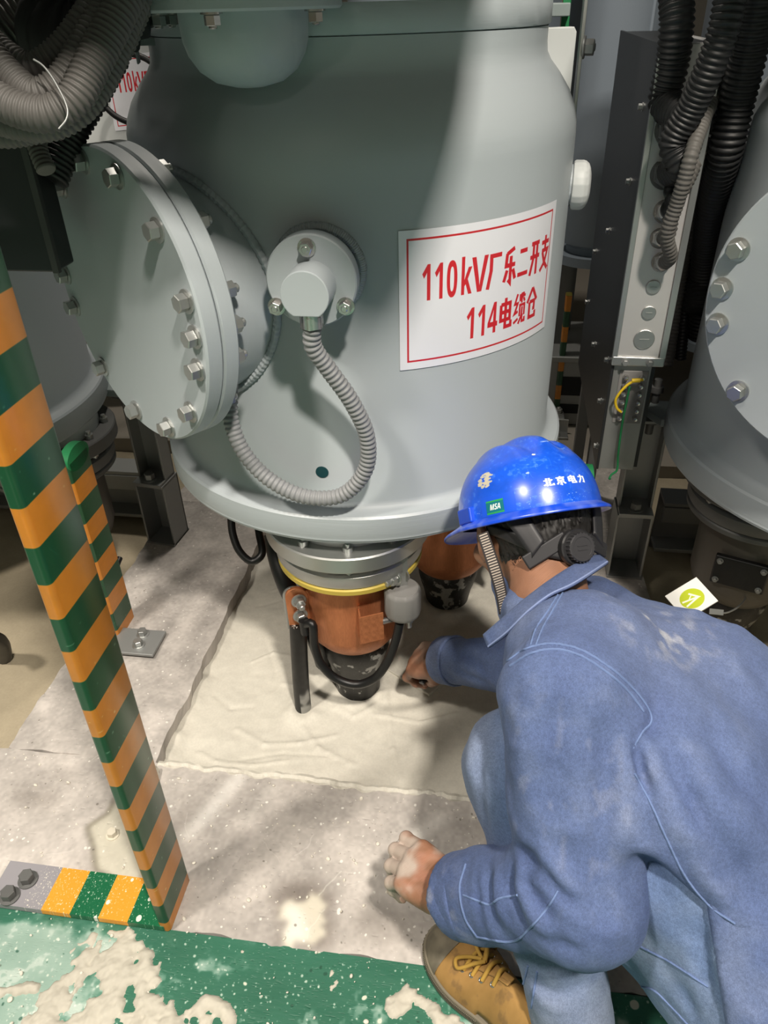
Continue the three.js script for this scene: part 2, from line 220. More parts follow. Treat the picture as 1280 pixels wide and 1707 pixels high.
// px sketched trowel ridges, laid on the mortar plane
const MY = -.047;
const ridges = [[[395, 1215], [440, 1240], [500, 1238], [560, 1225]], [[400, 1265], [470, 1255], [545, 1258], [575, 1270]], [[505, 1213], [530, 1245], [560, 1262], [590, 1275]], [[420, 1105], [455, 1090], [480, 1095]], [[430, 1010], [470, 1000]], [[455, 985], [480, 975]], [[470, 1140], [500, 1145]], [[440, 1060], [460, 1120], [455, 1150]], [[640, 1120], [655, 1250], [668, 1300]], [[330, 1255], [360, 1270], [420, 1275], [480, 1268]], [[360, 1160], [385, 1180], [420, 1178]], [[620, 1190], [700, 1205], [760, 1190]], [[560, 1180], [590, 1195], [640, 1170]]].map(l => l.map(([x, y]) => { const p = onY(x, y, MY); return [p.x, p.z]; }));
function segd(px, pz, a, b) { const dx = b[0] - a[0], dz = b[1] - a[1], t = clamp(((px - a[0]) * dx + (pz - a[1]) * dz) / (dx * dx + dz * dz)); return Math.hypot(px - a[0] - dx * t, pz - a[1] - dz * t); }
function mortarH(x, z) {
  let y = MY + .004 * fbm(x * 5, 2, z * 5, 3) + .0022 * fbm(x * 14 + z * 4, 4, z * 26, 3) + .0007 * fbm(x * 70, 6, z * 70, 2);
  ridges.forEach((l, n) => { for (let i = 0; i + 1 < l.length; i++) { const d = segd(x, z, l[i], l[i + 1]); if (d < .02) y += (n % 3 === 1 ? -.002 : .0028) * Math.exp(-(d * d) / (n % 2 ? 1.4e-5 : 3.2e-5)); } });
  for (const [cx, cz, r] of [[.006, .268, .056], [-.108, .351, .026], [.19, -.07, .062]]) { const d = Math.hypot(x - cx, z - cz); y += .012 * Math.exp(-Math.pow((d - r) / .02, 2)) * (.7 + .6 * fbm(x * 30, 3, z * 30, 2)); }
  const e = Math.min(ZF - z, 1); y += .012 * Math.exp(-e * e / .0009) * (.6 + fbm(x * 20, 2, z * 20, 3)) + .014 * Math.exp(-Math.pow((x + .37) / .025, 2)) * (.6 + fbm(z * 18, 3, 0, 3));
  return y;
}
function sheet(x0, x1, z0, z1, cell, h, uvs) {
  const g = new THREE.PlaneGeometry(x1 - x0, z1 - z0, Math.round((x1 - x0) / cell), Math.round((z1 - z0) / cell)).rotateX(-Math.PI / 2).translate((x0 + x1) / 2, 0, (z0 + z1) / 2); const p = g.attributes.position, uv = g.attributes.uv;
  for (let i = 0; i < p.count; i++) { p.setY(i, h(p.getX(i), p.getZ(i))); uv.setXY(i, p.getX(i) * uvs, p.getZ(i) * uvs); } g.computeVertexNormals(); return g;
}
tag(struct('floor_mortar', sheet(-.38, .395, -.78, ZF + .006, .0045, mortarH, 1.3), mortarMat), 'smoothed wet grey mortar filling the opening under the main tank');
const dustyMat = std('#c2b7a2', .85, 0, { map: mortarTex });
tag(struct('floor_pit_left', sheet(-1.47, -.69, -.78, ZF + .01, .012, (x, z) => -.055 + .008 * fbm(x * 6, 2, z * 6, 4), 1.1), dustyMat), 'dusty beige floor of the neighbouring opening at the left');
tag(struct('floor_pit_right', sheet(.705, 1.48, -.78, ZF + .01, .015, (x, z) => -.05 + .008 * fbm(x * 6, 5, z * 6, 4), 1.1), dustyMat), 'dusty beige floor of the neighbouring opening at the right');
// ragged lip of mortar where the kerb meets the filling
{ const R = rnd(77), pts = []; for (let i = 0; i <= 60; i++) { const x = -.36 + i * .0125; pts.push(V(x, -.006 + .004 * R(), ZF - .002 + .008 * fbm(x * 22, 3, 0, 4))); }
  const g = tube(pts, .009, 220, 8), p = g.attributes.position; for (let i = 0; i < p.count; i++) { const k = fbm(p.getX(i) * 40, p.getY(i) * 40, p.getZ(i) * 40, 3); p.setXYZ(i, p.getX(i), p.getY(i) + .006 * k, p.getZ(i) + .007 * k); } g.computeVertexNormals();
  tag(mesh('mortar_lip', g, mortarMat), 'ragged dried lip of mortar along the front kerb', 'mortar').userData.kind = 'stuff';
  const lp = onY(252, 1295, .012), lump = new THREE.IcosahedronGeometry(.022, 4), q = lump.attributes.position; for (let i = 0; i < q.count; i++) { const n = V(q.getX(i), q.getY(i), q.getZ(i)), k = 1 + .55 * fbm(n.x * 60, n.y * 60, n.z * 60, 3); q.setXYZ(i, n.x * k * .55, n.y * k * .9, n.z * k * 1.35); } lump.computeVertexNormals(); const lm = mesh('mortar_lump', lump, mortarMat); lm.position.copy(lp); tag(lm, 'crusty lump of mortar beside the striped front post', 'mortar'); }
// trodden mortar splashed over the green floor
{ const A = [[172, 1568], [130, 1625], [85, 1680], [30, 1740]], B = [[180, 1590], [205, 1640], [190, 1700]], C = [[240, 1615], [225, 1660], [250, 1705]], D = [[60, 1730], [180, 1690], [290, 1715]], E = [[325, 1690], [345, 1665], [375, 1680], [385, 1715]], F = [[650, 1680], [690, 1655], [730, 1690], [760, 1712]], G = [[0, 1650], [60, 1645]];
  const W = [[A, 30], [B, 34], [C, 24], [D, 34], [E, 9], [F, 14], [G, 8]].map(([l, w]) => [l.map(([x, y]) => { const p = onY(x, y, 0); return [p.x, p.z]; }), w / 1100]);
  const f = (x, z) => { let s = -1; for (const [l, w] of W) for (let i = 0; i + 1 < l.length; i++) s = Math.max(s, 1 - segd(x, z, l[i], l[i + 1]) / w); return s * .5 + .75 * fbm(x * 26, 2, z * 26, 4) + .5 * fbm(x * 75, 5, z * 75, 3); };
  const x0 = -.62, x1 = .3, z0 = .895, z1 = 1.2, c = .0025, nx = Math.round((x1 - x0) / c), nz = Math.round((z1 - z0) / c), pos = [], idx = [], val = [];
  for (let j = 0; j <= nz; j++) for (let i = 0; i <= nx; i++) { const x = x0 + i * c, z = z0 + j * c, v = f(x, z); val.push(v); pos.push(x, -.003 + clamp(Math.sqrt(Math.max(0, v)) * .011, 0, .012) + (v > 0 ? .003 * fbm(x * 60, 8, z * 60, 4) : -.002), z); }
  for (let j = 0; j < nz; j++) for (let i = 0; i < nx; i++) { const a = j * (nx + 1) + i, b = a + 1, d = a + nx + 1, e = d + 1; if (Math.max(val[a], val[b], val[d], val[e]) > 0) idx.push(a, d, b, b, d, e); }
  const g = new THREE.BufferGeometry(); g.setAttribute('position', new THREE.Float32BufferAttribute(pos, 3)); g.setIndex(idx); g.computeVertexNormals(); const uv = new Float32Array(pos.length / 3 * 2); for (let i = 0; i < uv.length / 2; i++) { uv[2 * i] = pos[3 * i]; uv[2 * i + 1] = pos[3 * i + 2]; } g.setAttribute('uv', new THREE.BufferAttribute(uv, 2));
  tag(mesh('mortar_splash', g, std('#e2dfd6', .75, 0, { map: mortarTex })), 'trodden beige mortar splashed over the green floor', 'mortar', null, 'stuff');
  const R = rnd(9), n = 420, im = new THREE.InstancedMesh(new THREE.IcosahedronGeometry(1, 1), std('#d8d3c6', .85), n), m = new THREE.Matrix4(), q = new THREE.Quaternion();
  for (let i = 0; i < n; i++) { const x = -.85 + 1.5 * R(), z = .58 + .62 * R() * (R() < .7 ? 1 : .5), s = .0012 + .0035 * Math.pow(R(), 3); q.setFromEuler(new THREE.Euler(R() * 6, R() * 6, R() * 6)); m.compose(V(x, .001, z), q, V(s * (.7 + .6 * R()), s * .6, s)); im.setMatrixAt(i, m); }
  im.name = numbered('mortar_crumbs'); im.castShadow = im.receiveShadow = true; scene.add(im); tag(im, 'small crumbs of dry mortar strewn over kerb and floor', 'crumbs', null, 'stuff'); }
// ---------- lettering: glyph strokes in a 100-unit box ----------
const GLYPH = {
  '厂': [[12, 12, 96, 12], [24, 12, 24, 50, 4, 98]],
  '乐': [[82, 5, 24, 17], [26, 15, 20, 48, 92, 48], [56, 24, 56, 94, 40, 86], [30, 60, 8, 90], [76, 60, 96, 88]],
  '二': [[18, 20, 82, 20], [5, 82, 95, 82]],
  '开': [[10, 12, 90, 12], [3, 48, 97, 48], [33, 12, 33, 55, 8, 97], [68, 12, 68, 98]],
  '支': [[8, 20, 92, 20], [50, 2, 50, 42], [14, 42, 82, 42, 55, 76, 5, 97], [22, 46, 50, 76, 95, 97]],
  '电': [[16, 20, 84, 20, 84, 68, 16, 68, 16, 20], [16, 44, 84, 44], [50, 2, 50, 90, 94, 90, 94, 74]],
  '缆': [[28, 3, 8, 32, 32, 32, 8, 62, 36, 57], [4, 90, 40, 80], [52, 6, 52, 28], [66, 3, 66, 34], [82, 3, 72, 20], [76, 13, 97, 13], [82, 20, 92, 32], [52, 74, 52, 40, 92, 40, 92, 74], [72, 46, 70, 72, 45, 97], [75, 70, 75, 92, 97, 92, 97, 80]],
  '仓': [[50, 2, 4, 44], [50, 2, 97, 44], [28, 44, 74, 44, 74, 68, 60, 68], [28, 44, 28, 92, 86, 92, 86, 76]],
  '北': [[35, 5, 35, 95], [6, 32, 35, 32], [4, 86, 35, 70], [62, 5, 62, 88, 96, 88, 96, 72], [62, 44, 92, 26]],
  '京': [[50, 1, 50, 15], [4, 17, 96, 17], [24, 30, 76, 30, 76, 52, 24, 52, 24, 30], [50, 52, 50, 96, 36, 90], [30, 64, 8, 92], [70, 64, 94, 92]],
  '力': [[8, 28, 84, 28, 78, 92, 58, 86], [48, 3, 44, 52, 8, 97]],
};
function glyph(g, ch, x, y, w, h, lw) { g.lineWidth = lw; g.lineJoin = 'miter'; g.lineCap = 'butt'; for (const s of GLYPH[ch]) { g.beginPath(); for (let i = 0; i < s.length; i += 2) { const X = x + s[i] / 100 * w, Y = y + s[i + 1] / 100 * h; i ? g.lineTo(X, Y) : g.moveTo(X, Y); } g.stroke(); } }
function latin(g, t, x, y, w, h) { g.save(); g.font = 'bold 100px sans-serif'; const m = g.measureText(t); g.translate(x, y + h); g.scale(w / m.width, h / 72); g.fillText(t, 0, 0); g.restore(); }
const signTex = canvasTex(1024, 670, (g, W, H) => {
  g.fillStyle = '#e9eaf0'; g.fillRect(0, 0, W, H); g.strokeStyle = '#c8242c'; g.lineWidth = 9; g.strokeRect(42, 42, W - 84, H - 84);
  g.fillStyle = g.strokeStyle = '#d02530';
  latin(g, '110', 108, 158, 190, 172); latin(g, 'k', 308, 158, 70, 172); latin(g, 'V', 374, 158, 98, 172);
  '厂乐二开支'.split('').forEach((c, i) => glyph(g, c, 470 + i * 103, 150, 92, 184, 21));
  latin(g, '114', 350, 402, 205, 160); '电缆仓'.split('').forEach((c, i) => glyph(g, c, 560 + i * 112, 396, 98, 172, i === 1 ? 15 : 20));
});
const signMat = new THREE.MeshPhysicalMaterial({ map: signTex, roughness: .32, clearcoat: .25, clearcoatRoughness: .3 });
// curved sheet on a cylinder of radius r: angles in degrees from +z towards +x
function curvedSheet(r, a0, a1, y0, y1, th = .0012) {
  const n = 48, pos = [], uv = [], idx = []; const q = (rr, off) => { const b = pos.length / 3; for (let i = 0; i <= n; i++) { const a = mixn(a0, a1, i / n) * Math.PI / 180; for (const [k, y] of [[0, y0], [1, y1]]) { pos.push(Math.sin(a) * rr, y, Math.cos(a) * rr); uv.push(i / n, k); } } for (let i = 0; i < n; i++) { const a = b + 2 * i; off ? idx.push(a, a + 2, a + 1, a + 1, a + 2, a + 3) : idx.push(a, a + 1, a + 2, a + 1, a + 3, a + 2); } };
  q(r + th, true); q(r - .0005, false); const g = new THREE.BufferGeometry(); g.setAttribute('position', new THREE.Float32BufferAttribute(pos, 3)); g.setAttribute('uv', new THREE.Float32BufferAttribute(uv, 2)); g.setIndex(idx); g.computeVertexNormals(); return g;
}
// ---------- the cable compartments ----------
const R0 = .394, HB = .492, NOZ = V(-.6115, 0, .791), NH = .917, NE = V(.791, 0, .6115);
const bodyProfile = [[.0001, HB], [.42, HB], [.424, HB + .004], [.424, HB + .05], [.42, HB + .054], [R0 + .012, HB + .056], [R0 + .004, HB + .062], [R0, HB + .07], [R0, 1.105], [R0 - .001, 1.125], [R0 - .006, 1.145], [R0 - .018, 1.17], [R0 - .036, 1.195], [.342, 1.213], [.335, 1.225], [.333, 1.24], [.333, 1.262]];
function weldRing(r, center, axis, radius = .006, project) { // beaded weld seam around a nozzle, sitting on the shell
  const n = 260, s = [], q = new THREE.Quaternion().setFromUnitVectors(V(0, 1, 0), axis); const pts = [];
  for (let i = 0; i < n; i++) { const a = i / n * Math.PI * 2; let p = V(Math.cos(a) * r, 0, Math.sin(a) * r).applyQuaternion(q).add(center); if (project) p = project(p, axis); pts.push(p); }
  const c = new THREE.CatmullRomCurve3(pts, true), g = new THREE.TubeGeometry(c, n * 2, radius, 7, true), P = g.attributes.position, N = g.attributes.normal;
  for (let i = 0; i < P.count; i++) { const k = (Math.floor(i / 8) % 4) / 4, d = .0007 * Math.cos(k * 6.28) + .0007 * noise(P.getX(i) * 300, P.getY(i) * 300, P.getZ(i) * 300); P.setXYZ(i, P.getX(i) + N.getX(i) * d, P.getY(i) + N.getY(i) * d, P.getZ(i) + N.getZ(i) * d); }
  g.computeVertexNormals(); return g;
}
const onShell = (p, axis) => { // slide p along the axis until it lies on the shell cylinder
  const a = axis.x * axis.x + axis.z * axis.z, b = 2 * (p.x * axis.x + p.z * axis.z), c = p.x * p.x + p.z * p.z - (R0 + .001) * (R0 + .001), D = b * b - 4 * a * c; const t = D < 0 ? 0 : (-b + Math.sqrt(D)) / (2 * a); return p.clone().addScaledVector(axis, t); };
function coverNozzle(t, yOff, dx, full) { // bolted hand-hole cover on its stub
  const n = NOZ, base = V(0, NH + yOff, 0).addScaledVector(n, 0).addScaledVector(NE, dx), P = d => base.clone().addScaledVector(n, d);
  mesh('nozzle_pipe', orient(new THREE.CylinderGeometry(.178, .178, .12, 64, 1, false), P(.395), n), M.tank, t);
  if (full) mesh('weld_bead', weldRing(.182, base, n, .007, onShell), M.tank, t);
  mesh('nozzle_flange', orient(disc(.226, 0, .027, .003, 96), P(.447), n), M.tank, t);
  const cv = mesh('cover_plate', orient(disc(.226, 0, .028, .003, 96), P(.4755), n), M.tank, t);
  for (const a of [13.6, -15, 41.7, -42, 71, -70.5, 99, -102.5, 130, -134, 161, -166, -.5, 178.5]) {
    const r = a * Math.PI / 180, o = P(.5035).addScaledVector(NE, Math.cos(r) * .203).add(V(0, Math.sin(r) * .203, 0));
    bolt(t, o, n, .0125, M.zinc, 0, 'cover_bolt', a);
    if (full && Math.abs(a) < 100) bolt(t, o.clone().addScaledVector(n, -.0565), n.clone().negate(), .0125, M.zinc, .012, 'cover_nut', a);
  }
}
function makeTank(full) {
  const t = thing('cable_compartment', '', 'tank');
  mesh('tank_shell', lathe(bodyProfile, 128), M.tank, t);
  mesh('lower_flange', lathe([[R0 - .05, HB + .05], [.424, HB + .05], [.4245, HB + .04], [.4245, HB + .01], [.421, HB - .002], [.3, HB - .002], [.3, HB + .01]], 128), M.tank, t);
  mesh('neck_flange', lathe([[.2, 1.262], [.329, 1.262], [.335, 1.264], [.337, 1.267], [.337, 1.297], [.335, 1.3], [.2, 1.3]], 128), M.tank, t);
  mesh('upper_flange', lathe([[.2, 1.303], [.33, 1.303], [.335, 1.306], [.335, 1.345], [.33, 1.348], [.26, 1.352], [.26, 1.6], [.0001, 1.6]], 96), M.tank, t);
  for (let i = 0; i < 20; i++) { const a = (i + .5) / 20 * Math.PI * 2; bolt(t, V(Math.sin(a) * .305, 1.348, Math.cos(a) * .305), V(0, 1, 0), .012, M.zinc, 0, 'flange_bolt'); }
  coverNozzle(t, 0, .012, full);
  return t;
}
const tank = tag(makeTank(true), 'grey green cable compartment in the middle with a white and red lettered label', 'tank', 'grey green cable compartments in a row');
{ // fittings of the main tank only
  mesh('label_plate', curvedSheet(R0 + .0003, 19.2, 66.9, .8075, 1.0235), signMat, tank);
  const pz = V(.013, .97, 0);
  mesh('sensor_neck', orient(new THREE.CylinderGeometry(.057, .06, .06, 48), V(.013, .97, .39), V(0, 0, 1)), M.tank, tank);
  mesh('weld_bead', weldRing(.064, V(.013, .97, 0), V(0, 0, 1), .007, onShell), M.tank, tank);
  mesh('sensor_flange', orient(disc(.0665, 0, .026, .002, 72), V(.013, .97, .4195), V(0, 0, 1)), M.tank, tank);
  // sensor head: round cap with a flat at the bottom
  const hs = new THREE.Shape(); { const r = .0345, a0 = -Math.PI / 2 + .55, a1 = -Math.PI / 2 - .55 + 2 * Math.PI; hs.absarc(0, 0, r, a0, a1, false); hs.closePath(); }
  mesh('sensor_head', new THREE.ExtrudeGeometry(hs, { depth: .05, bevelEnabled: true, bevelSize: .0015, bevelThickness: .0015, bevelOffset: -.0015, bevelSegments: 2, curveSegments: 48 }).translate(.015, .966, .4455), M.tank, tank);
  for (const [x, y] of [[.011, 1.018], [-.041, .933], [.062, .936]]) bolt(tank, V(x, y, .4455), V(0, 0, 1), .0095, M.chrome, .004, 'sensor_bolt', x * 9);
  { const a = -.0157, g = orient(disc(.0115, 0, .0012, .0004, 32), V(Math.sin(a) * R0, .622, Math.cos(a) * R0), V(Math.sin(a), 0, Math.cos(a))); mesh('hole_plug', g, std('#0c3f45', .45), tank); }
  // knob on the flank, lifting lug at the neck
  { const d = V(Math.sin(1.52), 0, Math.cos(1.52)); const p = V(0, 1.02, 0).addScaledVector(d, R0 - .01); mesh('flank_port', orient(lathe([[.03, 0], [.034, .004], [.034, .018], [.0001, .018]], 40), p, d), M.tank, tank); mesh('port_cap', orient(lathe([[.036, .012], [.0395, .0135], [.041, .017], [.041, .029], [.0395, .034], [.0355, .039], [.028, .0425], [.018, .0445], [.0001, .0455]], 64), p, d), M.whitePlate, tank); }
  const lug = mesh('lifting_lug', new THREE.ExtrudeGeometry(new THREE.Shape([[.30, 1.20], [.335, 1.262], [.336, 1.272], [.382, 1.272], [.386, 1.266], [.386, 1.16], [.378, 1.13]].map(p => new THREE.Vector2(...p))), { depth: .018, bevelEnabled: true, bevelSize: .002, bevelThickness: .002 }).rotateY(Math.PI / 2 - 1.36).translate(0, -.018, 0), M.whitePlate, tank);
  // embossed marking on the lower flange, worn to scratches
}
// copies for the neighbouring bays
const PITCHX = 1.085;
const tankR = tag(makeTank(false), 'neighbouring grey green cable compartment at the right edge behind the steel wiring cabinet', 'tank', 'grey green cable compartments in a row'); tankR.position.x = PITCHX - .008;
const tankL = copyThing(tankR, [-PITCHX, 0, 0], 0, 'shaded neighbouring cable compartment at the left edge behind the striped posts');
// ---------- flexible conduit of the sensor ----------
{
  const P = (x, y, z) => onZ(x, y, z);
  const t = thing('flexible_conduit', 'grey corrugated conduit looping down from the sensor to behind the bolted cover', 'conduit');
  mesh('conduit_hose', hose([V(.018, .915, .478), P(521, 575, .474), P(545, 612, .462), P(586, 670, .446), P(612, 730, .432), P(608, 785, .428), P(570, 825, .432), P(510, 828, .436), P(450, 800, .432), P(405, 752, .422), P(385, 700, .41), P(383, 650, .40), at(381, 590, 1.17), at(374, 500, 1.165), at(357, 430, 1.175), at(333, 372, 1.19)], .0138, .0088, .0022, 18, 6), M.greyHose, t);
  mesh('gland_nut', [orient(new THREE.CylinderGeometry(.0175, .0175, .017, 6), V(.018, .924, .478), V(0, 1, 0)), orient(new THREE.CylinderGeometry(.0155, .0155, .012, 24), V(.018, .935, .478), V(0, 1, 0))], M.chrome, t);
  const e = at(328, 362, 1.19), d = at(320, 345, 1.19).sub(e); mesh('end_fitting', [orient(new THREE.CylinderGeometry(.016, .016, .022, 6), e, d), orient(new THREE.CylinderGeometry(.011, .011, .05, 16), e.clone().addScaledVector(d, .9), d)], M.chrome, t);
}
// ---------- cable terminations under the tanks ----------
const uvScale = (g, sx, sy) => { const u = g.attributes.uv; for (let i = 0; i < u.count; i++) u.setXY(i, u.getX(i) * sx, u.getY(i) * sy); return g; };
function termination(label, group, x, z, kind = 'copper') {
  const t = thing('cable_termination', label, 'cable termination', [x, 0, z], 0, group);
  const body = kind === 'copper' ? M.copper : std('#55514a', .5, .3);
  mesh('top_collar', lathe([[.09, .4885], [.13, .4885], [.13, .455], [.125, .445], [.09, .445]], 64), M.whitePlate, t);
  mesh('clamp_ring', lathe([[.1, .458], [.165, .458], [.1675, .455], [.1675, .426], [.165, .423], [.1, .423]], 96), kind === 'copper' ? M.zinc : M.zincDark, t);
  mesh('lower_ring', lathe([[.09, .407], [.14, .407], [.148, .404], [.151, .400], [.151, .378], [.147, .371], [.13, .368], [.09, .368]], 96), kind === 'copper' ? M.zinc : M.zincDark, t);
  for (let i = 0; i < 10; i++) { const a = (i + .3) / 10 * 6.2832, b = V(Math.sin(a) * .142, .42, Math.cos(a) * .142); mesh('stud', [new THREE.CylinderGeometry(.0055, .0055, .085, 10).translate(b.x, .434, b.z), new THREE.CylinderGeometry(.0105, .0105, .011, 6).translate(b.x, .4635, b.z), new THREE.CylinderGeometry(.0105, .0105, .012, 6).translate(b.x, .416, b.z)], M.zinc, t); }
  mesh('yellow_gasket', lathe([[.09, .369], [.146, .369], [.149, .366], [.149, .357], [.145, .353], [.09, .353]], 80), kind === 'copper' ? M.brass : M.zincDark, t);
  mesh('sleeve_body', uvScale(lathe([[.1, .358], [.107, .348], [.108, .338], [.108, .185], [.1, .158], [.085, .136], [.07, .122]], 80), 3, 1), body, t);
  mesh('taped_cable', uvScale(lathe([[.07, .144], [.077, .128], [.077, .1], [.07, .07], [.064, .05], [.058, .02], [.054, -.01], [.052, -.03], [.051, -.1], [.0001, -.1]], 48), 2, 1), M.dustyBlack, t);
  return t;
}
const termMain = termination('copper bodied cable termination at the front under the main tank with bolted lug', 'cable terminations under the tanks', .006, .262);
{ // lug with two bolts and the window bracket of the front termination
  const t = termMain, L = p => p.sub(V(.006, 0, .262));
  const lx = -.104; // lug standing off the left side
  const s = new THREE.Shape(); s.moveTo(-.02, -.058); s.lineTo(.02, -.058); s.lineTo(.022, .03); s.absarc(0, .03, .022, 0, Math.PI, false); s.lineTo(-.02, -.058);
  const lg = new THREE.ExtrudeGeometry(s, { depth: .006, bevelEnabled: true, bevelSize: .0015, bevelThickness: .0015 });
  const a = .28, q = new THREE.Matrix4().makeRotationY(a).setPosition(-.102, .256, .076);
  mesh('lug_plate', [lg.applyMatrix4(q), box(.05, .075, .006, -.07, .262, .07, .002, 0, .3, 0)], M.copper, t);
  mesh('lug_backing', new THREE.ExtrudeGeometry(s, { depth: .004, bevelEnabled: true, bevelSize: .001, bevelThickness: .001 }).translate(-.006, -.004, -.008).applyMatrix4(q), M.zinc, t);
  for (const y of [.281, .241]) bolt(t, V(-.096, y, .0855), V(Math.sin(a + .25), 0, Math.cos(a + .25)), .0115, M.zinc, .016, 'lug_bolt', y * 20);
  mesh('window_bracket', [box(.003, .07, .034, .036, .258, .117, 0, 0, .3, 0), box(.05, .07, .003, .062, .258, .126, 0, 0, .45, 0), box(.003, .085, .012, .034, .252, .106, 0, 0, .3, 0)], M.copper, t);
}
const termBack = copyThing(termMain, [.19, 0, -.085], 2.1, 'copper bodied cable termination deeper under the main tank behind the helmet');
termBack.position.y = -.055;
const termL = copyThing(termMain, [-.185, 0, -.09], 4.2, 'copper bodied cable termination in the dark at the left under the main tank'); termL.position.y = -.02;
const termR = termination('dark cable termination under the right hand tank with a black bolted plate', 'cable terminations under the tanks', .872, .008, 'dark');
termR.position.y = 0;
const boxR = mesh('terminal_plate', [box(.11, .075, .014, 0, .25, .112, .004)], M.black, termR); boxR.rotation.y = -.35;
for (const [x, y] of [[-.044, .025], [.044, .025], [-.044, -.025], [.044, -.025]]) { const b = bolt(termR, V(x, .25 + y, .119).applyAxisAngle(V(0, 1, 0), -.35), V(0, 0, 1).applyAxisAngle(V(0, 1, 0), -.35), .005, M.zincDull, 0, 'plate_bolt'); }
const farP = onY(60, 850, .3); const termFarL = copyThing(termR, [farP.x, .0, farP.z - .12], .5, 'dark cable termination under the left hand tank behind the striped posts');
// ---------- earth leads, arrester ----------
{
  const e = tag(mesh('earth_lead', tube([V(-.098, .212, .343), V(-.1, .18, .344), V(-.104, .1, .345), V(-.107, .02, .346), V(-.108, -.08, .347)], .0185, 50, 18), M.dustyBlack), 'thick black earth lead dropping from the copper lug into the mortar', 'cable');
  const l = thing('black_loop_lead', 'thin black lead curving under the copper body to the grey arrester', 'cable');
  mesh('lead', tube([V(-.078, .235, .368), onZ(520, 1040, .378), onZ(524, 1075, .384), onZ(536, 1108, .39), onZ(562, 1132, .392), onZ(595, 1141, .392), onZ(625, 1130, .39), onZ(648, 1098, .386), onZ(660, 1065, .38), onZ(666, 1038, .374)], .0092, 80, 12), M.black, l);
  mesh('lead_lug', orient(new THREE.CylinderGeometry(.0105, .0105, .035, 12), V(-.076, .23, .369), V(.06, -1, 0.02)), M.black, l);
  const c = onZ(671, 1000, .355), t = thing('cover_arrester', 'small grey cylindrical arrester hung on a steel bracket beside the copper body', 'arrester', [c.x, c.y, c.z]); t.scale.setScalar(1.12);
  mesh('arrester_body', lathe([[.0001, -.032], [.027, -.032], [.031, -.028], [.033, -.02], [.033, .02], [.031, .026], [.028, .029], [.0001, .030]], 48), M.grey, t);
  mesh('hanger_strip', [box(.022, .075, .0035, -.002, .058, -.004, .001, 0, .35, 0), box(.07, .0035, .03, -.032, .095, .004, .001, 0, .35, 0)], M.zinc, t);
  bolt(t, V(-.012, .05, .0), V(-.5, .05, .8), .011, M.zinc, .014, 'hanger_bolt'); mesh('hanger_washer', orient(new THREE.CylinderGeometry(.014, .014, .003, 24), V(.0, .05, -.01), V(-.5, 0, .8)), M.zinc, t);
  mesh('lower_stud', [new THREE.CylinderGeometry(.005, .005, .03, 10).translate(.012, -.042, .006), new THREE.CylinderGeometry(.009, .009, .01, 6).translate(.012, -.037, .006)], M.zinc, t);
  mesh('lower_pin', orient(new THREE.CylinderGeometry(.006, .006, .03, 12), V(-.022, -.038, .012), V(-1, .1, .6)), M.chrome, t);
  const b = tag(mesh('earth_lead', tube([at(455, 890, 1.62), at(462, 930, 1.62), at(475, 970, 1.62), at(492, 1005, 1.64), at(515, 1040, 1.66), at(530, 1075, 1.68), onY(540, 1110, -.09)], .02, 50, 14), M.black), 'black taped lead leaning down behind the copper lug at left', 'cable');
  tag(mesh('earth_lead', tube([at(385, 862, 1.72), at(388, 890, 1.72), at(400, 920, 1.72), at(420, 936, 1.72), at(436, 925, 1.72), at(432, 890, 1.75), at(425, 850, 1.8)], .009, 40, 10), M.black), 'thin black lead drooping below the left rim of the main tank', 'cable');
}
// ---------- striped guard posts ----------
const stripeTex = (n, o) => canvasTex(64, 1024, (g, w, h) => { const im = g.createImageData(w, h), d = im.data; for (let j = 0, i = 0; j < h; j++) for (let k = 0; k < w; k++, i += 4) { const y = (1 - j / h) * n + o, f = ((y % 2) + 2) % 2 < 1, e = .96 + .05 * fbm(k / 10, j / 14, o, 3); const c = f ? [200 * e, 124 * e, 30 * e] : [10 * e, 70 * e, 38 * e]; d[i] = c[0]; d[i + 1] = c[1]; d[i + 2] = c[2]; d[i + 3] = 255; } g.putImageData(im, 0, 0);
  const R = rnd(n * 7); for (let i = 0; i < 60; i++) { g.fillStyle = `rgba(226,224,210,${.25 + .5 * R()})`; const y = h - Math.pow(R(), 2) * h * .9; g.fillRect(R() * w, y, .5 + 2.5 * R(), .5 + 2 * R()); }
  for (let i = 0; i < 12; i++) { g.strokeStyle = `rgba(200,214,200,${.12 + .2 * R()})`; g.lineWidth = .6; const x = R() * w, y = R() * h; g.beginPath(); g.moveTo(x, y); g.lineTo(x + 4 + 8 * R(), y - 3 - 14 * R()); g.stroke(); } });
const stripeMat = t => new THREE.MeshPhysicalMaterial({ map: t, roughness: .34, clearcoat: .35, clearcoatRoughness: .25 });
// flat tube of section w (x) by d (z), bottom at 0; v runs along the height
function flatTube(w, d, h, r) { const s = new THREE.Shape(); const a = w / 2, b = d / 2; s.moveTo(-a + r, -b); s.lineTo(a - r, -b); s.absarc(a - r, -b + r, r, -Math.PI / 2, 0); s.lineTo(a, b - r); s.absarc(a - r, b - r, r, 0, Math.PI / 2); s.lineTo(-a + r, b); s.absarc(-a + r, b - r, r, Math.PI / 2, Math.PI); s.lineTo(-a, -b + r); s.absarc(-a + r, -b + r, r, Math.PI, Math.PI * 1.5);
  const g = new THREE.ExtrudeGeometry(s, { depth: h, bevelEnabled: false, curveSegments: 6 }).rotateX(-Math.PI / 2); const p = g.attributes.position, uv = new Float32Array(p.count * 2); for (let i = 0; i < p.count; i++) { uv[2 * i] = (p.getX(i) + p.getZ(i)) / .1 + .5; uv[2 * i + 1] = p.getY(i) / h; } g.setAttribute('uv', new THREE.BufferAttribute(uv, 2)); return toCreasedNormals(g, .7); }
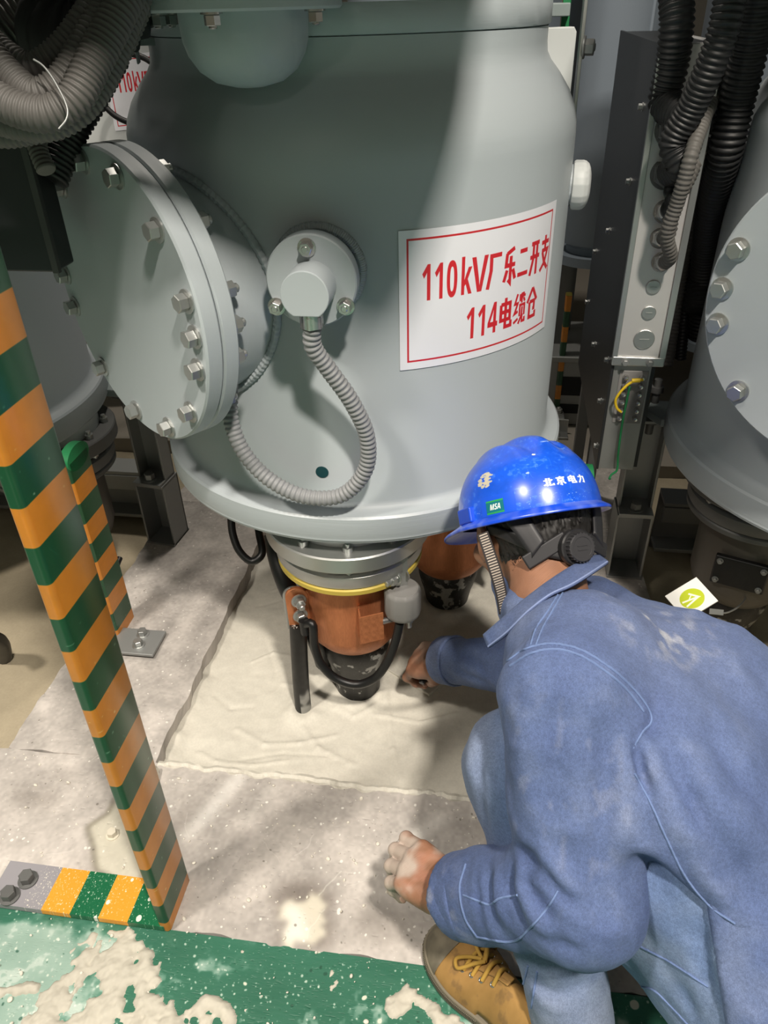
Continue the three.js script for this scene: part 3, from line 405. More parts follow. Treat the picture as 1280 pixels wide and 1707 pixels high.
{
  const H1 = 1.34, band = .0523; // orange from .81 to .862
  const t = thing('guard_post', 'tall green and orange striped guard post standing at the front kerb', 'post', [-.215, 0, .846]);
  mesh('post_tube', flatTube(.02, .096, H1, .007), stripeMat(stripeTex(H1 / band, -(.8095 / band) + 16)), t);
  const foot = mesh('foot_bar', new THREE.BoxGeometry(.325, .012, .078, 12, 1, 1), null, t); foot.position.set(-.162, .008, .010);
  { const g = foot.geometry, uv = g.attributes.uv, p = g.attributes.position; for (let i = 0; i < uv.count; i++) uv.setXY(i, p.getZ(i) * 8 + .5, (p.getX(i) + .1625) / .325); }
  foot.material = new THREE.MeshPhysicalMaterial({ roughness: .4, clearcoat: .2, map: canvasTex(256, 1024, (g, w, h) => { // grey bare end, then bands .052 wide
    const X = m => h - (m + .1625 + .215 + .0 - .2) / .325 * h; g.fillStyle = '#8f8d92'; g.fillRect(0, 0, w, h);
    const xw = m => (1 - (m + .215 + .16 + .1625) / .325) * h; // world x to canvas row
    [[-.435, -.382, '#e2992e'], [-.382, -.33, '#10603c'], [-.33, -.277, '#e2992e'], [-.277, -.2, '#10603c']].forEach(([a, b, c]) => { g.fillStyle = c; g.fillRect(0, xw(b), w, xw(a) - xw(b)); });
    const R = rnd(44); for (let i = 0; i < 2600; i++) { g.fillStyle = `rgba(228,222,204,${.3 + .6 * R()})`; const s = .6 + 2.6 * Math.pow(R(), 4); g.beginPath(); g.arc(R() * w, Math.pow(R(), .7) * h * .8, s, 0, 7); g.fill(); } for (const [x, m, r] of [[150, -.325, 9], [30, -.375, 15], [190, -.26, 12], [210, -.335, 9], [120, -.255, 8], [60, -.30, 7]]) { g.fillStyle = 'rgba(236,232,220,.95)'; g.beginPath(); g.ellipse(x, xw(m), r, r * 1.2, 0, 0, 7); g.fill(); } }) });
  bolt(t, V(-.272, .014, .002), V(0, 1, 0), .0125, M.zincDark, 0, 'anchor_bolt', .3); bolt(t, V(-.288, .014, .034), V(0, 1, 0), .0125, M.zincDark, 0, 'anchor_bolt', .1);
  const m2 = stripeMat(stripeTex(.53 / .0563, -(.4265 / .0563) + 8));
  const post2 = (x, label) => { const q = thing('guard_post', label, 'post', [x, 0, .184], 0, 'short striped guard posts beside the tanks');
    mesh('post_tube', flatTube(.02, .092, .5, .007), m2, q);
    // rounded head where the tube bends back
    const hd = mesh('post_head', new THREE.CylinderGeometry(.046, .046, .02, 28, 1, false, 0, Math.PI * 2).rotateZ(Math.PI / 2).scale(1, .6, 1).translate(0, .499, 0), M.green, q);
    mesh('foot_plate', [box(.135, .008, .085, .055, .012, .058, .002), box(.1, .012, .07, .055, .006, .058)], M.zincDull, q);
    bolt(q, V(.07, .016, .035), V(0, 1, 0), .011, M.zinc, 0, 'anchor_bolt', .2); bolt(q, V(.075, .016, .072), V(0, 1, 0), .011, M.zinc, 0, 'anchor_bolt', .5);
    return q; };
  const a = post2(-.609, 'short striped guard post with bolted zinc foot plate left of the main tank');
  copyThing(a, [.475, 0, .17], 0, 'short striped guard post mostly hidden behind the blue helmet');
}
tag(mesh('anchor_bolt', boltGeo(.009), std('#cfc9b8', .8)), 'mortar covered bolt head in the cement patch', 'bolt').position.copy(onY(188, 1392, 0));
// ---------- support legs ----------
function supportLeg(x, z, turn, label, mat, h = .47) {
  const t = thing('support_leg', label, 'support leg', [x, 0, z], turn, 'channel steel support legs under the tank rims');
  mesh('lower_channel', [bb(-.045, .045, .0, .006, -.04, .05), bb(-.045, -.039, 0, .2, -.03, .045, .001), bb(-.045, .045, 0, .2, -.036, -.03, .001), bb(.039, .045, 0, .2, -.036, .045, .001), bb(-.045, .045, .196, .203, -.036, .05, .001)], mat, t);
  mesh('upper_channel', [bb(-.042, .042, .204, .211, -.03, .055, .001), bb(-.042, .042, .204, h, -.03, -.024, .001), bb(-.042, -.036, .204, h, -.03, .02, .001), bb(.036, .042, .204, h, -.03, .02, .001), bb(-.046, .046, h - .007, h, -.034, .05, .001)], mat, t);
  bolt(t, V(0, .211, .03), V(0, 1, 0), .014, M.zincDull, 0, 'leg_bolt', .3);
  mesh('rim_bolt', [new THREE.CylinderGeometry(.009, .009, .14, 14).translate(0, h + .02, .012), new THREE.CylinderGeometry(.016, .016, .014, 6).translate(0, h + .007, .012), new THREE.CylinderGeometry(.016, .016, .014, 6).translate(0, h - .016, .012), new THREE.CylinderGeometry(.016, .016, .014, 6).translate(0, h + .066, .012)], mat === M.zincDull ? M.zincDark : M.iron, t);
  return t;
}
{
  const a = supportLeg(.657, -.21, 0, 'channel steel support leg with stud at the right tank beside the wiring cabinet', M.zincDull);
  copyThing(a, [-.645, 0, -.215], -.12, 'channel steel support leg behind the striped posts left of the main tank');
  // ears of the rims that the legs carry
  mesh('rim_ear', [prism([[-.03, -.05], [.03, -.05], [.05, .03], [.02, .05], [-.04, .05], [-.055, .0]], .02, .003).rotateX(-Math.PI / 2).translate(.69, .482, -.16)], M.tankDark, tankR).position.x = -tankR.position.x;
  mesh('rim_ear', [prism([[-.12, -.05], [.04, -.05], [.04, .05], [-.12, .05]], .02, .003).rotateX(-Math.PI / 2).translate(-.645, .482, -.19)], M.tankDark, tankL).position.x = PITCHX;
}
// base channels running along the row behind the tanks
for (const [x0, x1, label] of [[-1.9, -.69, 'long steel base channel behind the striped posts at left'], [.76, 1.8, 'long steel base channel behind the right hand support leg']]) {
  const t = thing('base_channel', label, 'steel channel', [0, 0, 0]);
  mesh('channel_web', [bb(x0, x1, -.11, .15, -.39, -.38, .002)], x0 < 0 ? M.zincDull : M.zincDark, t); mesh('channel_lip', [bb(x0, x1, .14, .152, -.39, -.31, .002), bb(x0, x1, .09, .14, -.315, -.306, .002)], x0 < 0 ? M.zincDull : M.zincDark, t); mesh('channel_lip', bb(x0, x1, -.02, -.008, -.39, -.32, .002), M.zincDull, t);
}
// ---------- steel wiring cabinet ----------
{
  const x0 = .52, x1 = .605, zf = .0, y0 = .692, y1 = 1.232, zb = -.6;
  const t = thing('wiring_cabinet', 'slim stainless wiring cabinet with dark flank and round blank plugs between the tanks', 'cabinet', [0, 0, 0]);
  mesh('front_panel', bb(x0, x1, y0, y1, zf - .012, zf, .003), M.stainless, t);
  mesh('side_panel', bb(x0 - .004, x0 + .002, .425, y1, zb, zf - .004, .001), M.darkPanel, t);
  mesh('side_panel', bb(x1 - .002, x1 + .012, .69, y1, zb, zf - .012, .002), M.stainless, t);
  mesh('front_frame', [bb(x0 - .006, x0 + .004, y0, y1 + .01, zf - .006, zf + .004, .001), bb(x1, x1 + .012, y0, y1, zf - .01, zf + .004, .001), bb(x0 - .006, x1 + .012, y0 - .018, y0 + .002, zf - .01, zf + .005, .003)], M.zinc, t);
  mesh('inner_core', bb(x0 + .002, x1, .43, y1 - .002, zb + .01, zf - .014), M.darkPanel, t);
  const tp = mesh('terminal_panel', bb(x0 - .003, x1 - .008, .425, .674, zf - .02, zf - .008, .002), M.zincDull, t);
  mesh('insulation_pad', bb(.535, .593, .54, .66, zf - .012, zf - .006, .002), M.grey, t);
  for (let i = 0; i < 6; i++) for (const x of [.548, .58]) { const b = mesh('terminal_stud', lathe([[.0001, 0], [.0055, 0], [.0055, .006], [.004, .0115], [.0001, .013]], 14), M.chrome, t); b.rotation.x = Math.PI / 2; b.position.set(x, .647 - i * .0185, zf - .006); }
  for (const [y, r] of [[.835, .0135], [.785, .0135], [.731, .02]]) { const b = mesh('blank_plug', [disc(r, 0, .004, .0012, 36), box(r * .9, .0015, .002, 0, .0042, 0)], M.zinc, t); b.rotation.x = Math.PI / 2; b.position.set(.57, y, zf); }
  for (const [x, y] of [[.54, .683], [.588, .683]]) bolt(t, V(x, y, zf + .005), V(0, 0, 1), .006, M.zincDull, 0, 'panel_screw');
  for (const [y, z] of [[1.13, -.1], [1.0, -.12], [.86, -.32], [.76, -.52], [.62, -.55], [.66, -.06], [.56, -.07], [.47, -.03], [.6, -.3]]) bolt(t, V(x0 - .004, y, z), V(-1, 0, 0), .0055, M.zinc, 0, 'side_screw');
  mesh('cabinet_frame', [bb(x0 + .01, x0 + .04, 0, .43, zb + .02, zb + .05, .002), bb(x1 - .03, x1, 0, .43, zb + .02, zb + .05, .002), bb(x0 + .01, x1, .41, .43, zb + .02, zf - .05, .002)], M.zincDark, t);
  // glands with their hoses
  const G = [[.576, .882, .0165], [.566, .925, .0165], [.567, .972, .019], [.557, 1.035, .024], [.555, 1.105, .026]];
  G.forEach(([x, y, r], i) => { const g = mesh('hose_gland', [lathe([[.0001, 0], [r, 0], [r, .01], [r * .92, .012], [r * .92, .02], [r * .7, .026], [.0001, .026]], 6), lathe([[.0001, 0], [r * 1.1, 0], [r * 1.1, .005], [.0001, .005]], 32), lathe([[r * .6, .02], [r * .86, .022], [r * .86, .03], [r * .72, .033], [.0001, .033]], 32)], i < 3 ? M.chrome : M.zincDark, t); g.rotation.x = Math.PI / 2 - .25; g.position.set(x, y, zf); });
  const H = 'corrugated control hoses at the wiring cabinet';
  const hs = (label, pts, r, mat, pitch = .0075) => { const e = pts[pts.length - 1]; if (e.y > 1.25) pts = [...pts, V(e.x + .02, e.y + .12, mixn(e.z, .15, .4)), V(Math.max(e.x + .04, .56), 1.625, mixn(e.z, .12, .7))]; return tag(mesh('control_hose', hose(pts, r, pitch, r * .14, 16, 5), mat), label, 'hose', H); };
  hs('grey corrugated hose entering the lowest gland of the wiring cabinet', [V(.577, .888, .03), V(.581, .905, .05), at(1112, 390, 1.325), at(1128, 340, 1.285), at(1142, 295, 1.25), at(1153, 255, 1.23), at(1172, 200, 1.25), at(1205, 120, 1.3), at(1245, -20, 1.3)], .0128, M.darkHose, .0078);
  hs('corrugated hose in the second lowest cabinet gland, half behind the grey hose', [V(.567, .932, .03), V(.572, .945, .042), at(1122, 347, 1.345), at(1146, 300, 1.33), at(1170, 240, 1.33), at(1200, 150, 1.35), at(1235, 40, 1.36), at(1260, -40, 1.36)], .0135, M.darkHose);
  hs('smooth black hose in the middle gland of the wiring cabinet', [V(.567, .979, .03), V(.572, .995, .046), at(1124, 305, 1.33), at(1147, 255, 1.31), at(1180, 180, 1.31), at(1215, 90, 1.33), at(1246, -30, 1.33)], .018, M.black, .02);
  hs('thick black corrugated hose carrying a small grey data label', [V(.557, 1.042, .03), V(.566, 1.06, .07), at(1122, 240, 1.255), at(1150, 185, 1.215), at(1180, 120, 1.165), at(1206, 50, 1.125), at(1225, -40, 1.095)], .024, M.blackHose, .009);
  hs('thick black corrugated hose rising from the topmost cabinet gland', [V(.555, 1.112, .03), V(.561, 1.13, .05), at(1108, 170, 1.285), at(1120, 110, 1.255), at(1128, 40, 1.215), at(1130, -40, 1.195)], .028, M.blackHose, .009);
  hs('black corrugated hose crossing in front at the upper right corner', [at(1168, 560, 1.76), at(1176, 440, 1.62), at(1188, 340, 1.44), at(1210, 250, 1.31), at(1228, 170, 1.26), at(1247, 90, 1.21), at(1264, 0, 1.16), at(1274, -60, 1.14)], .03, M.blackHose, .01);
  hs('black hose hanging deeper behind the cabinet glands', [at(1165, 520, 1.66), at(1172, 420, 1.66), at(1182, 320, 1.62), at(1205, 230, 1.55), at(1235, 140, 1.5), at(1262, 40, 1.46), at(1275, -60, 1.42)], .03, M.blackMatt, .01);
  hs('dark corrugated hose running down straight beside the steel cabinet', [at(1112, 610, 1.74), at(1120, 560, 1.72), at(1132, 480, 1.68), at(1146, 400, 1.64), at(1160, 320, 1.6), at(1180, 230, 1.57), at(1205, 130, 1.53)], .0135, M.darkHose, .008);
  hs('second dark corrugated hose running down beside the first', [at(1134, 600, 1.78), at(1142, 520, 1.74), at(1155, 440, 1.7), at(1168, 370, 1.66), at(1182, 300, 1.62), at(1215, 190, 1.57)], .0135, M.blackHose, .008);
  tag(mesh('data_label', new RoundedBoxGeometry(.018, .046, .0015, 2, .0006), std('#8b8d90', .5, .2, { map: canvasTex(64, 160, (g, w, h) => { g.fillStyle = '#a4a7aa'; g.fillRect(0, 0, w, h); g.fillStyle = '#1a1a1a'; g.fillRect(8, 8, 48, 14); const R = rnd(4); for (let i = 0; i < 9; i++) g.fillRect(8, 34 + i * 13, 14 + 34 * R(), 4); }) })), 'small grey printed label wrapped on the thick black hose', 'label');
  { const l = scene.children.find(o => o.name === 'data_label'); l.position.copy(at(1117, 268, 1.385)); l.quaternion.copy(camera.quaternion); l.rotateZ(-.36); l.rotateX(-.3); }
  for (const [i, p] of [[[1180, 225], [1193, 231], [1203, 235]], [[1236, 78], [1252, 80], [1262, 81]], [[1150, 182], [1163, 196], [1168, 208]]].entries()) { const m = tag(mesh('cable_tie', tube(p.map(q => at(q[0], q[1], [1.31, 1.215, 1.345][i])), .0022, 10, 6), M.white), ['white cable tie end on the black hoses above the cabinet', 'white cable tie end on the black hose at the upper right', 'thin pale cable tie around the labelled black hose'][i], 'cable tie'); }
  // earth wires on the terminal studs
  const yw = thing('earth_jumper', 'short yellow jumper wire curving between two terminal studs', 'wire'); const S = (i, k) => V(k ? .58 : .548, .647 - i * .0185, .008);
  mesh('wire', tube([S(0, 1), V(.572, .648, .012), V(.556, .642, .013), V(.54, .624, .015), V(.532, .602, .014), V(.538, .583, .012), S(4, 0)], .0028, 40, 8), M.yellow, yw); mesh('wire_lug', orient(new THREE.CylinderGeometry(.0045, .0045, .016, 10), V(.566, .647, .012), V(1, .1, 0)), M.yellow, yw);
  tag(mesh('earth_wire', tube([S(1, 0).add(V(.008, .003, .002)), V(.556, .6, .006), V(.555, .54, .004), V(.557, .47, .006), V(.559, .43, .008), V(.55, .42, .008), V(.546, .41, .01), V(.549, .407, .004)], .0024, 60, 8), M.green), 'thin green wire hanging down over the terminal panel', 'wire');
}
// ---------- hose bundle at the upper left ----------
{
  const H = 'grey corrugated hoses bundled at the upper left';
  const hs = (label, px, s, r, mat, pitch = .0062) => { const p = px.map(([x, y], i) => at(x, y, s + (px[i][2] || 0))), e = p[p.length - 1], b = p[0], k = r * 2;
    if (px[px.length - 1][1] < 0) p.push(V(e.x + .03, e.y + .14, e.z + .02), V(e.x + .05 + k, 1.64, .68 + k)); if (px[0][0] < -30) p.unshift(V(b.x - .12 - k, 1.66, .74 - k), V(b.x - .09, b.y + .12, b.z + .02));
    return tag(mesh('bundled_hose', hose(p, r, pitch, r * .13, 16, 5), mat), label, 'hose', H); };
  hs('uppermost thick dark corrugated hose of the bundle', [[-60, 130], [-10, 75], [30, 40], [80, 0], [130, -50]], .98, .038, M.darkHose, .0085);
  hs('corrugated hose lit along its bend under the metal tie, uppermost', [[-70, 20], [-30, 55], [15, 95], [50, 112], [90, 92], [135, 40], [170, -30]], .86, .0165, M.bundleHose);
  hs('corrugated hose bending second from the top under the tie', [[-70, 40], [-20, 85], [20, 130], [60, 158], [100, 138], [140, 80], [185, 0], [205, -50]], .84, .018, M.bundleHose);
  hs('corrugated hose bending third from the top under the tie', [[-70, 150], [-20, 160], [30, 182], [80, 190], [120, 168], [150, 115], [195, 25], [220, -40]], .83, .02, M.bundleHose);
  hs('lowest long corrugated hose of the bundle', [[-70, 185], [-20, 195], [30, 208], [80, 210], [125, 190], [165, 140], [205, 50], [235, -40]], .86, .017, M.darkHose);
  hs('corrugated hose lying under the bundle at the left edge', [[-70, 215], [-30, 218], [10, 224], [50, 218], [95, 205], [140, 180], [190, 100], [235, 0]], .9, .016, M.darkHose);
  hs('black hose behind the bundle', [[60, 30, 0], [110, 60, 0], [150, 60], [200, 10], [230, -50]], .95, .045, M.blackMatt, .02);
  hs('shiny corrugated hose hanging below the bundle at left', [[78, 285], [68, 262], [62, 240], [70, 215], [100, 180]], 1.0, .013, M.darkHose, .006);
  hs('dark hose dropping beside the shiny one behind the bolted cover', [[85, 300], [100, 260], [118, 220], [150, 165], [190, 90]], 1.08, .024, M.blackHose, .008);
  tag(mesh('wire_tie', tube([[56, 99], [70, 108], [85, 126], [98, 148], [108, 168], [113, 186], [110, 200], [98, 215]].map(([x, y]) => at(x, y, .797)), .0011, 40, 6), M.zincDull), 'bare metal wire tie around the hose bundle', 'tie');
}
// ---------- cap hanging in front of the tank neck ----------
{
  const c = at(405, 20, .97), t = thing('hanging_cap', 'grey domed pressure cap hanging with bolted ears above the main tank', 'pressure cap', [c.x, 0, c.z]);
  const y = 1.282;
  mesh('cap_dome', lathe([[.0001, y - .074], [.02, y - .073], [.045, y - .067], [.064, y - .054], [.076, y - .036], [.081, y - .02], [.0825, y], [.0825, y + .02]], 64), M.tank, t);
  mesh('cap_flange', lathe([[.02, y + .012], [.124, y + .012], [.127, y + .015], [.127, y + .036], [.124, y + .04], [.02, y + .04]], 64), M.tank, t);
  for (const a of [-1.75, -1.2, -.05, 1.25, 2.2, 3.2, 4.2]) { bolt(t, V(Math.sin(a) * .107, y + .012, Math.cos(a) * .107), V(0, -1, 0), .0095, M.chrome, .006, 'cap_bolt', a); }
  mesh('cap_pipe', new THREE.CylinderGeometry(.07, .07, CEILING - y - .04, 48).translate(0, y + .04 + (CEILING - y - .04) / 2, 0), M.tank, t);
  const p = at(219, 85, 1.16), q = thing('angle_plate', 'thin grey plate edge left of the hanging cap', 'bracket'); mesh('plate', box(.003, .035, .05, p.x, p.y, p.z - .02, .001, 0, .35, 0), M.tank, q); mesh('plate_stay', [bb(p.x - .002, p.x + .06, p.y + .006, p.y + .016, p.z - .09, p.z - .01, .002)], M.tankDark, q);
}
// ---------- unseen duct overhead (out of view, placed to shade the tank tops) ----------
{
  const t = thing('unseen_duct', 'unseen round grey duct above the view, placed to shade the tank tops', 'duct', [0, 1.82, .78]);
  mesh('duct_tube', new THREE.CylinderGeometry(.19, .19, 2.2, 48).rotateZ(Math.PI / 2).translate(-.76, 0, 0), M.tank, t);
  mesh('duct_flange', [new THREE.CylinderGeometry(.22, .22, .035, 48).rotateZ(Math.PI / 2).translate(.345, 0, 0), new THREE.CylinderGeometry(.22, .22, .035, 48).rotateZ(Math.PI / 2).translate(-.8, 0, 0)], M.tank, t);
  for (const x of [-1.4, -.2]) mesh('duct_hanger', [new THREE.CylinderGeometry(.012, .012, CEILING - 1.82 - .2, 10).translate(x, (CEILING - 1.82) / 2 + .1, 0)], M.zinc, t);
}
{
  const t = thing('unseen_overhead_tray', 'unseen solid tray above the view, placed to shade cabinet and right tank tops', 'cable tray', [1.12, 1.62, .14]);  // out of view, placed to shade the cabinet and right tank tops
  mesh('tray_floor', box(1.25, .006, .7, 0, 0, 0, .002), M.zincDull, t); for (const k of [-1, 1]) mesh('tray_side', box(1.25, .09, .006, 0, .045, k * .347, .002), M.zincDull, t);
  for (const [x, z] of [[-.5, -.3], [.5, -.3], [-.5, .3], [.5, .3]]) mesh('tray_rod', new THREE.CylinderGeometry(.006, .006, CEILING - 1.62, 8).translate(x, (CEILING - 1.62) / 2, z), M.zinc, t);
}
// ---------- things behind the row ----------
{
  const col = (name, label, x, z, r, yb, yt, mat, foot) => { const t = thing(name, label, 'tank', [x, 0, z]); mesh('column_shell', lathe([[.0001, yb], [r * .8, yb], [r * .97, yb + r * .12], [r, yb + r * .3], [r, yt], [.0001, yt]], 64), mat, t); if (foot) { mesh('foot_flange', lathe([[.0001, yb - .05], [r * 1.15, yb - .05], [r * 1.15, yb - .02], [r * .8, yb - .02], [r * .8, yb + .005], [.0001, yb + .005]], 48), mat, t); for (let i = 0; i < 4; i++) { const a = i * 1.57 + .6; mesh('foot_leg', bb(Math.sin(a) * r * .9 - .02, Math.sin(a) * r * .9 + .02, .27, yb - .05, Math.cos(a) * r * .9 - .02, Math.cos(a) * r * .9 + .02), M.zincDark, t); } } return t; };
  const bc = col('rear_tank', 'blue grey upright cylinder behind the gap right of the main tank', .585, -1.22, .112, .60, 2.6, M.bluegrey, true);
  const g = bc.children.length; mesh('column_seam', new THREE.CylinderGeometry(.006, .006, 1.4, 8).translate(.075, 1.35, .085), M.bluegrey, bc);
  const rl = col('rear_tank', 'pale grey upright tank with a partly hidden red lettered label at upper left', -1.2, -1.35, .3, .35, 2.4, M.whitePlate, true);
  mesh('label_plate', curvedSheet(.3005, 40.3, 98, .965, 1.178), signMat, rl);
  col('rear_tank', 'grey upright tank far behind the black hoses at right, placed to darken the background', 1.3, -1.5, .42, .3, 2.6, M.bluegrey, true);  // placed to block the far wall and keep the background dark
  col('rear_tank', 'grey upright tank far behind beside the blue cylinder, placed to darken the background', .1, -1.75, .42, .3, 2.6, M.bluegrey, true);  // likewise placed to darken the gap beside the main tank
  { const k = mesh('cable_ring', new THREE.TorusGeometry(.1, .0085, 10, 60), M.black, rl); k.position.copy(at(222, 148, 2.2)).sub(rl.position); k.quaternion.copy(camera.quaternion); k.rotateY(.35); }
  const strip = thing('steel_strip', 'upright galvanised strip with a bolt beside the lifting lug', 'steel strip'); const p = onX(975, 60, .40);
  mesh('strip', [bb(.392, .398, .95, 1.42, p.z - .03, p.z + .012, .001)], M.zinc, strip); bolt(strip, V(.399, onX(972, 78, .4).y, p.z - .0), V(1, 0, .2), .013, M.zincDull, .006);
  const bars = thing('bus_bars', 'green, copper and grey upright bars above the lifting lug', 'bus bar'); [[-.055, M.zinc], [-.03, M.copper], [-.012, M.green]].forEach(([d, m], i) => mesh('bar', bb(.36, .366 + .004 * i, 1.2, 1.7, p.z + d - .05 - .008, p.z + d - .05 + .008, .001), m, bars)); mesh('bar_clamp', bb(.33, .372, 1.27, 1.29, p.z - .14, p.z - .02, .002), M.tankDark, bars);
  // striped rail and small brackets on the rear floor
  const rail = thing('rear_barrier', 'thin orange and green striped barrier post far behind the main tank', 'post'), rp = onY(945, 560, .0), m3 = stripeMat(stripeTex(9, 0)); rp.z = Math.max(rp.z, -2.0);
  const rb = at(945, 520, 2.55); mesh('post_tube', flatTube(.02, .04, .48, .005).translate(rb.x, 0, rb.z), m3, rail); mesh('foot_bar', box(.12, .012, .04, rb.x - .05, .006, rb.z, .002), m3, rail);
  const fb = onY(928, 715, .0), f = thing('foot_clamp', 'bright zinc foot clamp with two bolts on the floor beside the tank rim', 'clamp', [fb.x - .01, 0, fb.z]); mesh('clamp_plate', [box(.09, .008, .16, 0, .004, 0, .002), box(.09, .05, .008, 0, .03, -.05, .002), box(.09, .05, .008, 0, .03, .03, .002), box(.06, .006, .08, 0, .055, -.01, .002)], M.zinc, f); bolt(f, V(0, .008, .06), V(0, 1, 0), .014, M.zinc); bolt(f, V(.01, .058, -.01), V(0, 1, 0), .013, M.zinc, .01);
  const tray = thing('cable_tray', 'grey steel floor tray running back along the wiring cabinet', 'cable tray'); mesh('tray_base', bb(.45, .5, 0, .012, -2.4, -.1, .002), M.zincDark, tray); mesh('tray_side', bb(.497, .503, 0, .06, -2.4, -.1, .001), M.zincDark, tray);
  const bx = thing('pedestal', 'grey pedestal block with dark slots under the blue grey cylinder', 'pedestal', [.60, 0, -1.2]); mesh('block', [bb(-.16, .16, 0, .25, -.16, .16, .008)], M.zincDull, bx); mesh('slot', bb(-.1, .1, .12, .19, .155, .163), M.blackMatt, bx); mesh('slot', bb(-.1, .1, .05, .085, .155, .163), M.blackMatt, bx); mesh('cap_plate', bb(-.18, .18, .25, .27, -.18, .18, .004), M.zincDull, bx);
}
// dark control box of the next bay at the left
{
  const t = thing('control_box', 'tall black control box at the left edge behind the tall striped post', 'cabinet'); const p = onZ(60, 320, .46), b = onZ(88, 420, .46);
  mesh('box_shell', bb(p.x - .75, p.x, b.y - .03, 1.45, .405, .46, .004), M.darkPanel, t); mesh('edge_trim', bb(p.x - .004, p.x + .006, b.y - .03, 1.45, .456, .465, .001), M.iron, t); mesh('box_hanger', [bb(p.x - .1, p.x - .07, 1.45, CEILING, .42, .45), bb(p.x - .6, p.x - .57, 1.45, CEILING, .42, .45)], M.iron, t);
}
// warning tag on the right termination
{
  const t = thing('warning_tag', 'white square tag with a lime green disc and arrow near the right termination', 'tag'); const c = at(1152, 998, 1.55);
  const tagTex = canvasTex(256, 256, (g, w, h) => { g.fillStyle = '#e4e4df'; g.fillRect(0, 0, w, h); g.fillStyle = '#b4c21a'; g.beginPath(); g.arc(132, 124, 84, 0, 7); g.fill(); g.strokeStyle = '#eef0dc'; g.lineWidth = 14; g.lineJoin = 'miter'; g.beginPath(); g.moveTo(122, 196); g.lineTo(146, 82); g.lineTo(84, 122); g.moveTo(146, 82); g.lineTo(168, 190); g.stroke(); g.lineWidth = 8; g.beginPath(); g.moveTo(104, 112); g.lineTo(132, 150); g.stroke(); });
  const pl = mesh('tag_plate', new THREE.BoxGeometry(.066, .076, .003), [M.white, M.white, M.white, M.white, std('#ffffff', .45, 0, { map: tagTex }), M.white], t); pl.position.copy(c); pl.lookAt(CAM.clone().add(V(0, .0, 0))); pl.rotateZ(-.62); pl.rotateY(-.35); pl.rotateX(-.3);
  mesh('tag_strap', tube([at(1184, 1018, 1.6), at(1205, 1022, 1.6), at(1222, 1017, 1.62), at(1238, 1004, 1.66), at(1246, 990, 1.7)], .002, 20, 6), M.zinc, t); const b = mesh('tag_clip', box(.03, .012, .003, 0, 0, 0, .001), M.zinc, t); b.position.copy(at(1194, 1020, 1.59)); b.quaternion.copy(camera.quaternion); b.rotateZ(-.1);
}
// bits on the floor of the left opening
tag(mesh('cable_stub', tube([onY(-20, 1060, .12), onY(0, 1070, .06), onY(6, 1085, .0), onY(8, 1100, -.06)], .018, 20, 12), M.dustyBlack), 'black cable stub sticking out of the floor at the left edge', 'cable');
tag(mesh('floor_cable', tube([at(75, 905, 1.8), at(72, 930, 1.8), at(82, 960, 1.8), at(100, 985, 1.8), at(130, 985, 1.82), at(180, 970, 1.85), at(200, 930, 1.9)], .007, 40, 10), M.black), 'thin black cable loop behind the striped posts', 'cable');
// ---------- mortar board and knife ----------
{ const y = -.043; const P = [onY(632, 1108, y), onY(715, 1158, y), onY(756, 1124, y), onY(690, 1070, y)]; const c = P[0].clone().add(P[1]).add(P[2]).add(P[3]).multiplyScalar(.25), e = P[1].clone().sub(P[0]);
  const s = new THREE.Shape(P.map(p => new THREE.Vector2(p.x - c.x, -(p.z - c.z)))); const g = new THREE.ExtrudeGeometry(s, { depth: .008, bevelEnabled: true, bevelSize: .0015, bevelThickness: .0015, bevelSegments: 1 }).rotateX(-Math.PI / 2); const m = tag(mesh('foam_board', g, mortarMat), 'square cream board pressed into the mortar under the right hand', 'board'); m.position.set(c.x, y - .006, c.z); }
// ================= the crouching worker =================
const BASE = V(.44, 0, .93);
const person = thing('person', 'crouching person in faded blue denim and blue hard hat reaching towards the copper termination', 'person', BASE.toArray());
const pmesh = (name, geo, mat, parent = person) => { if (parent === person) geo.translate(-BASE.x, -BASE.y, -BASE.z); return mesh(name, geo, mat, parent); };
// ---------- distance fields and their mesher (plain arrays for speed) ----------
function cap(x, y, z, a, b, ra, rb) { const dx = b.x - a.x, dy = b.y - a.y, dz = b.z - a.z, px = x - a.x, py = y - a.y, pz = z - a.z; let t = (px * dx + py * dy + pz * dz) / (dx * dx + dy * dy + dz * dz); t = t < 0 ? 0 : t > 1 ? 1 : t; const ex = px - dx * t, ey = py - dy * t, ez = pz - dz * t; return Math.sqrt(ex * ex + ey * ey + ez * ez) - (ra + (rb - ra) * t); }
const smin = (a, b, k) => { const h = Math.max(k - Math.abs(a - b), 0) / k; return Math.min(a, b) - h * h * k * .25; };
const smax = (a, b, k) => -smin(-a, -b, k);
function ell(x, y, z, c, rx, ry, rz) { const a = (x - c[0]) / rx, b = (y - c[1]) / ry, d = (z - c[2]) / rz, k = Math.sqrt(a * a + b * b + d * d); return (k - 1) * Math.min(rx, ry, rz) * (k > 1 ? 1 : 1); }
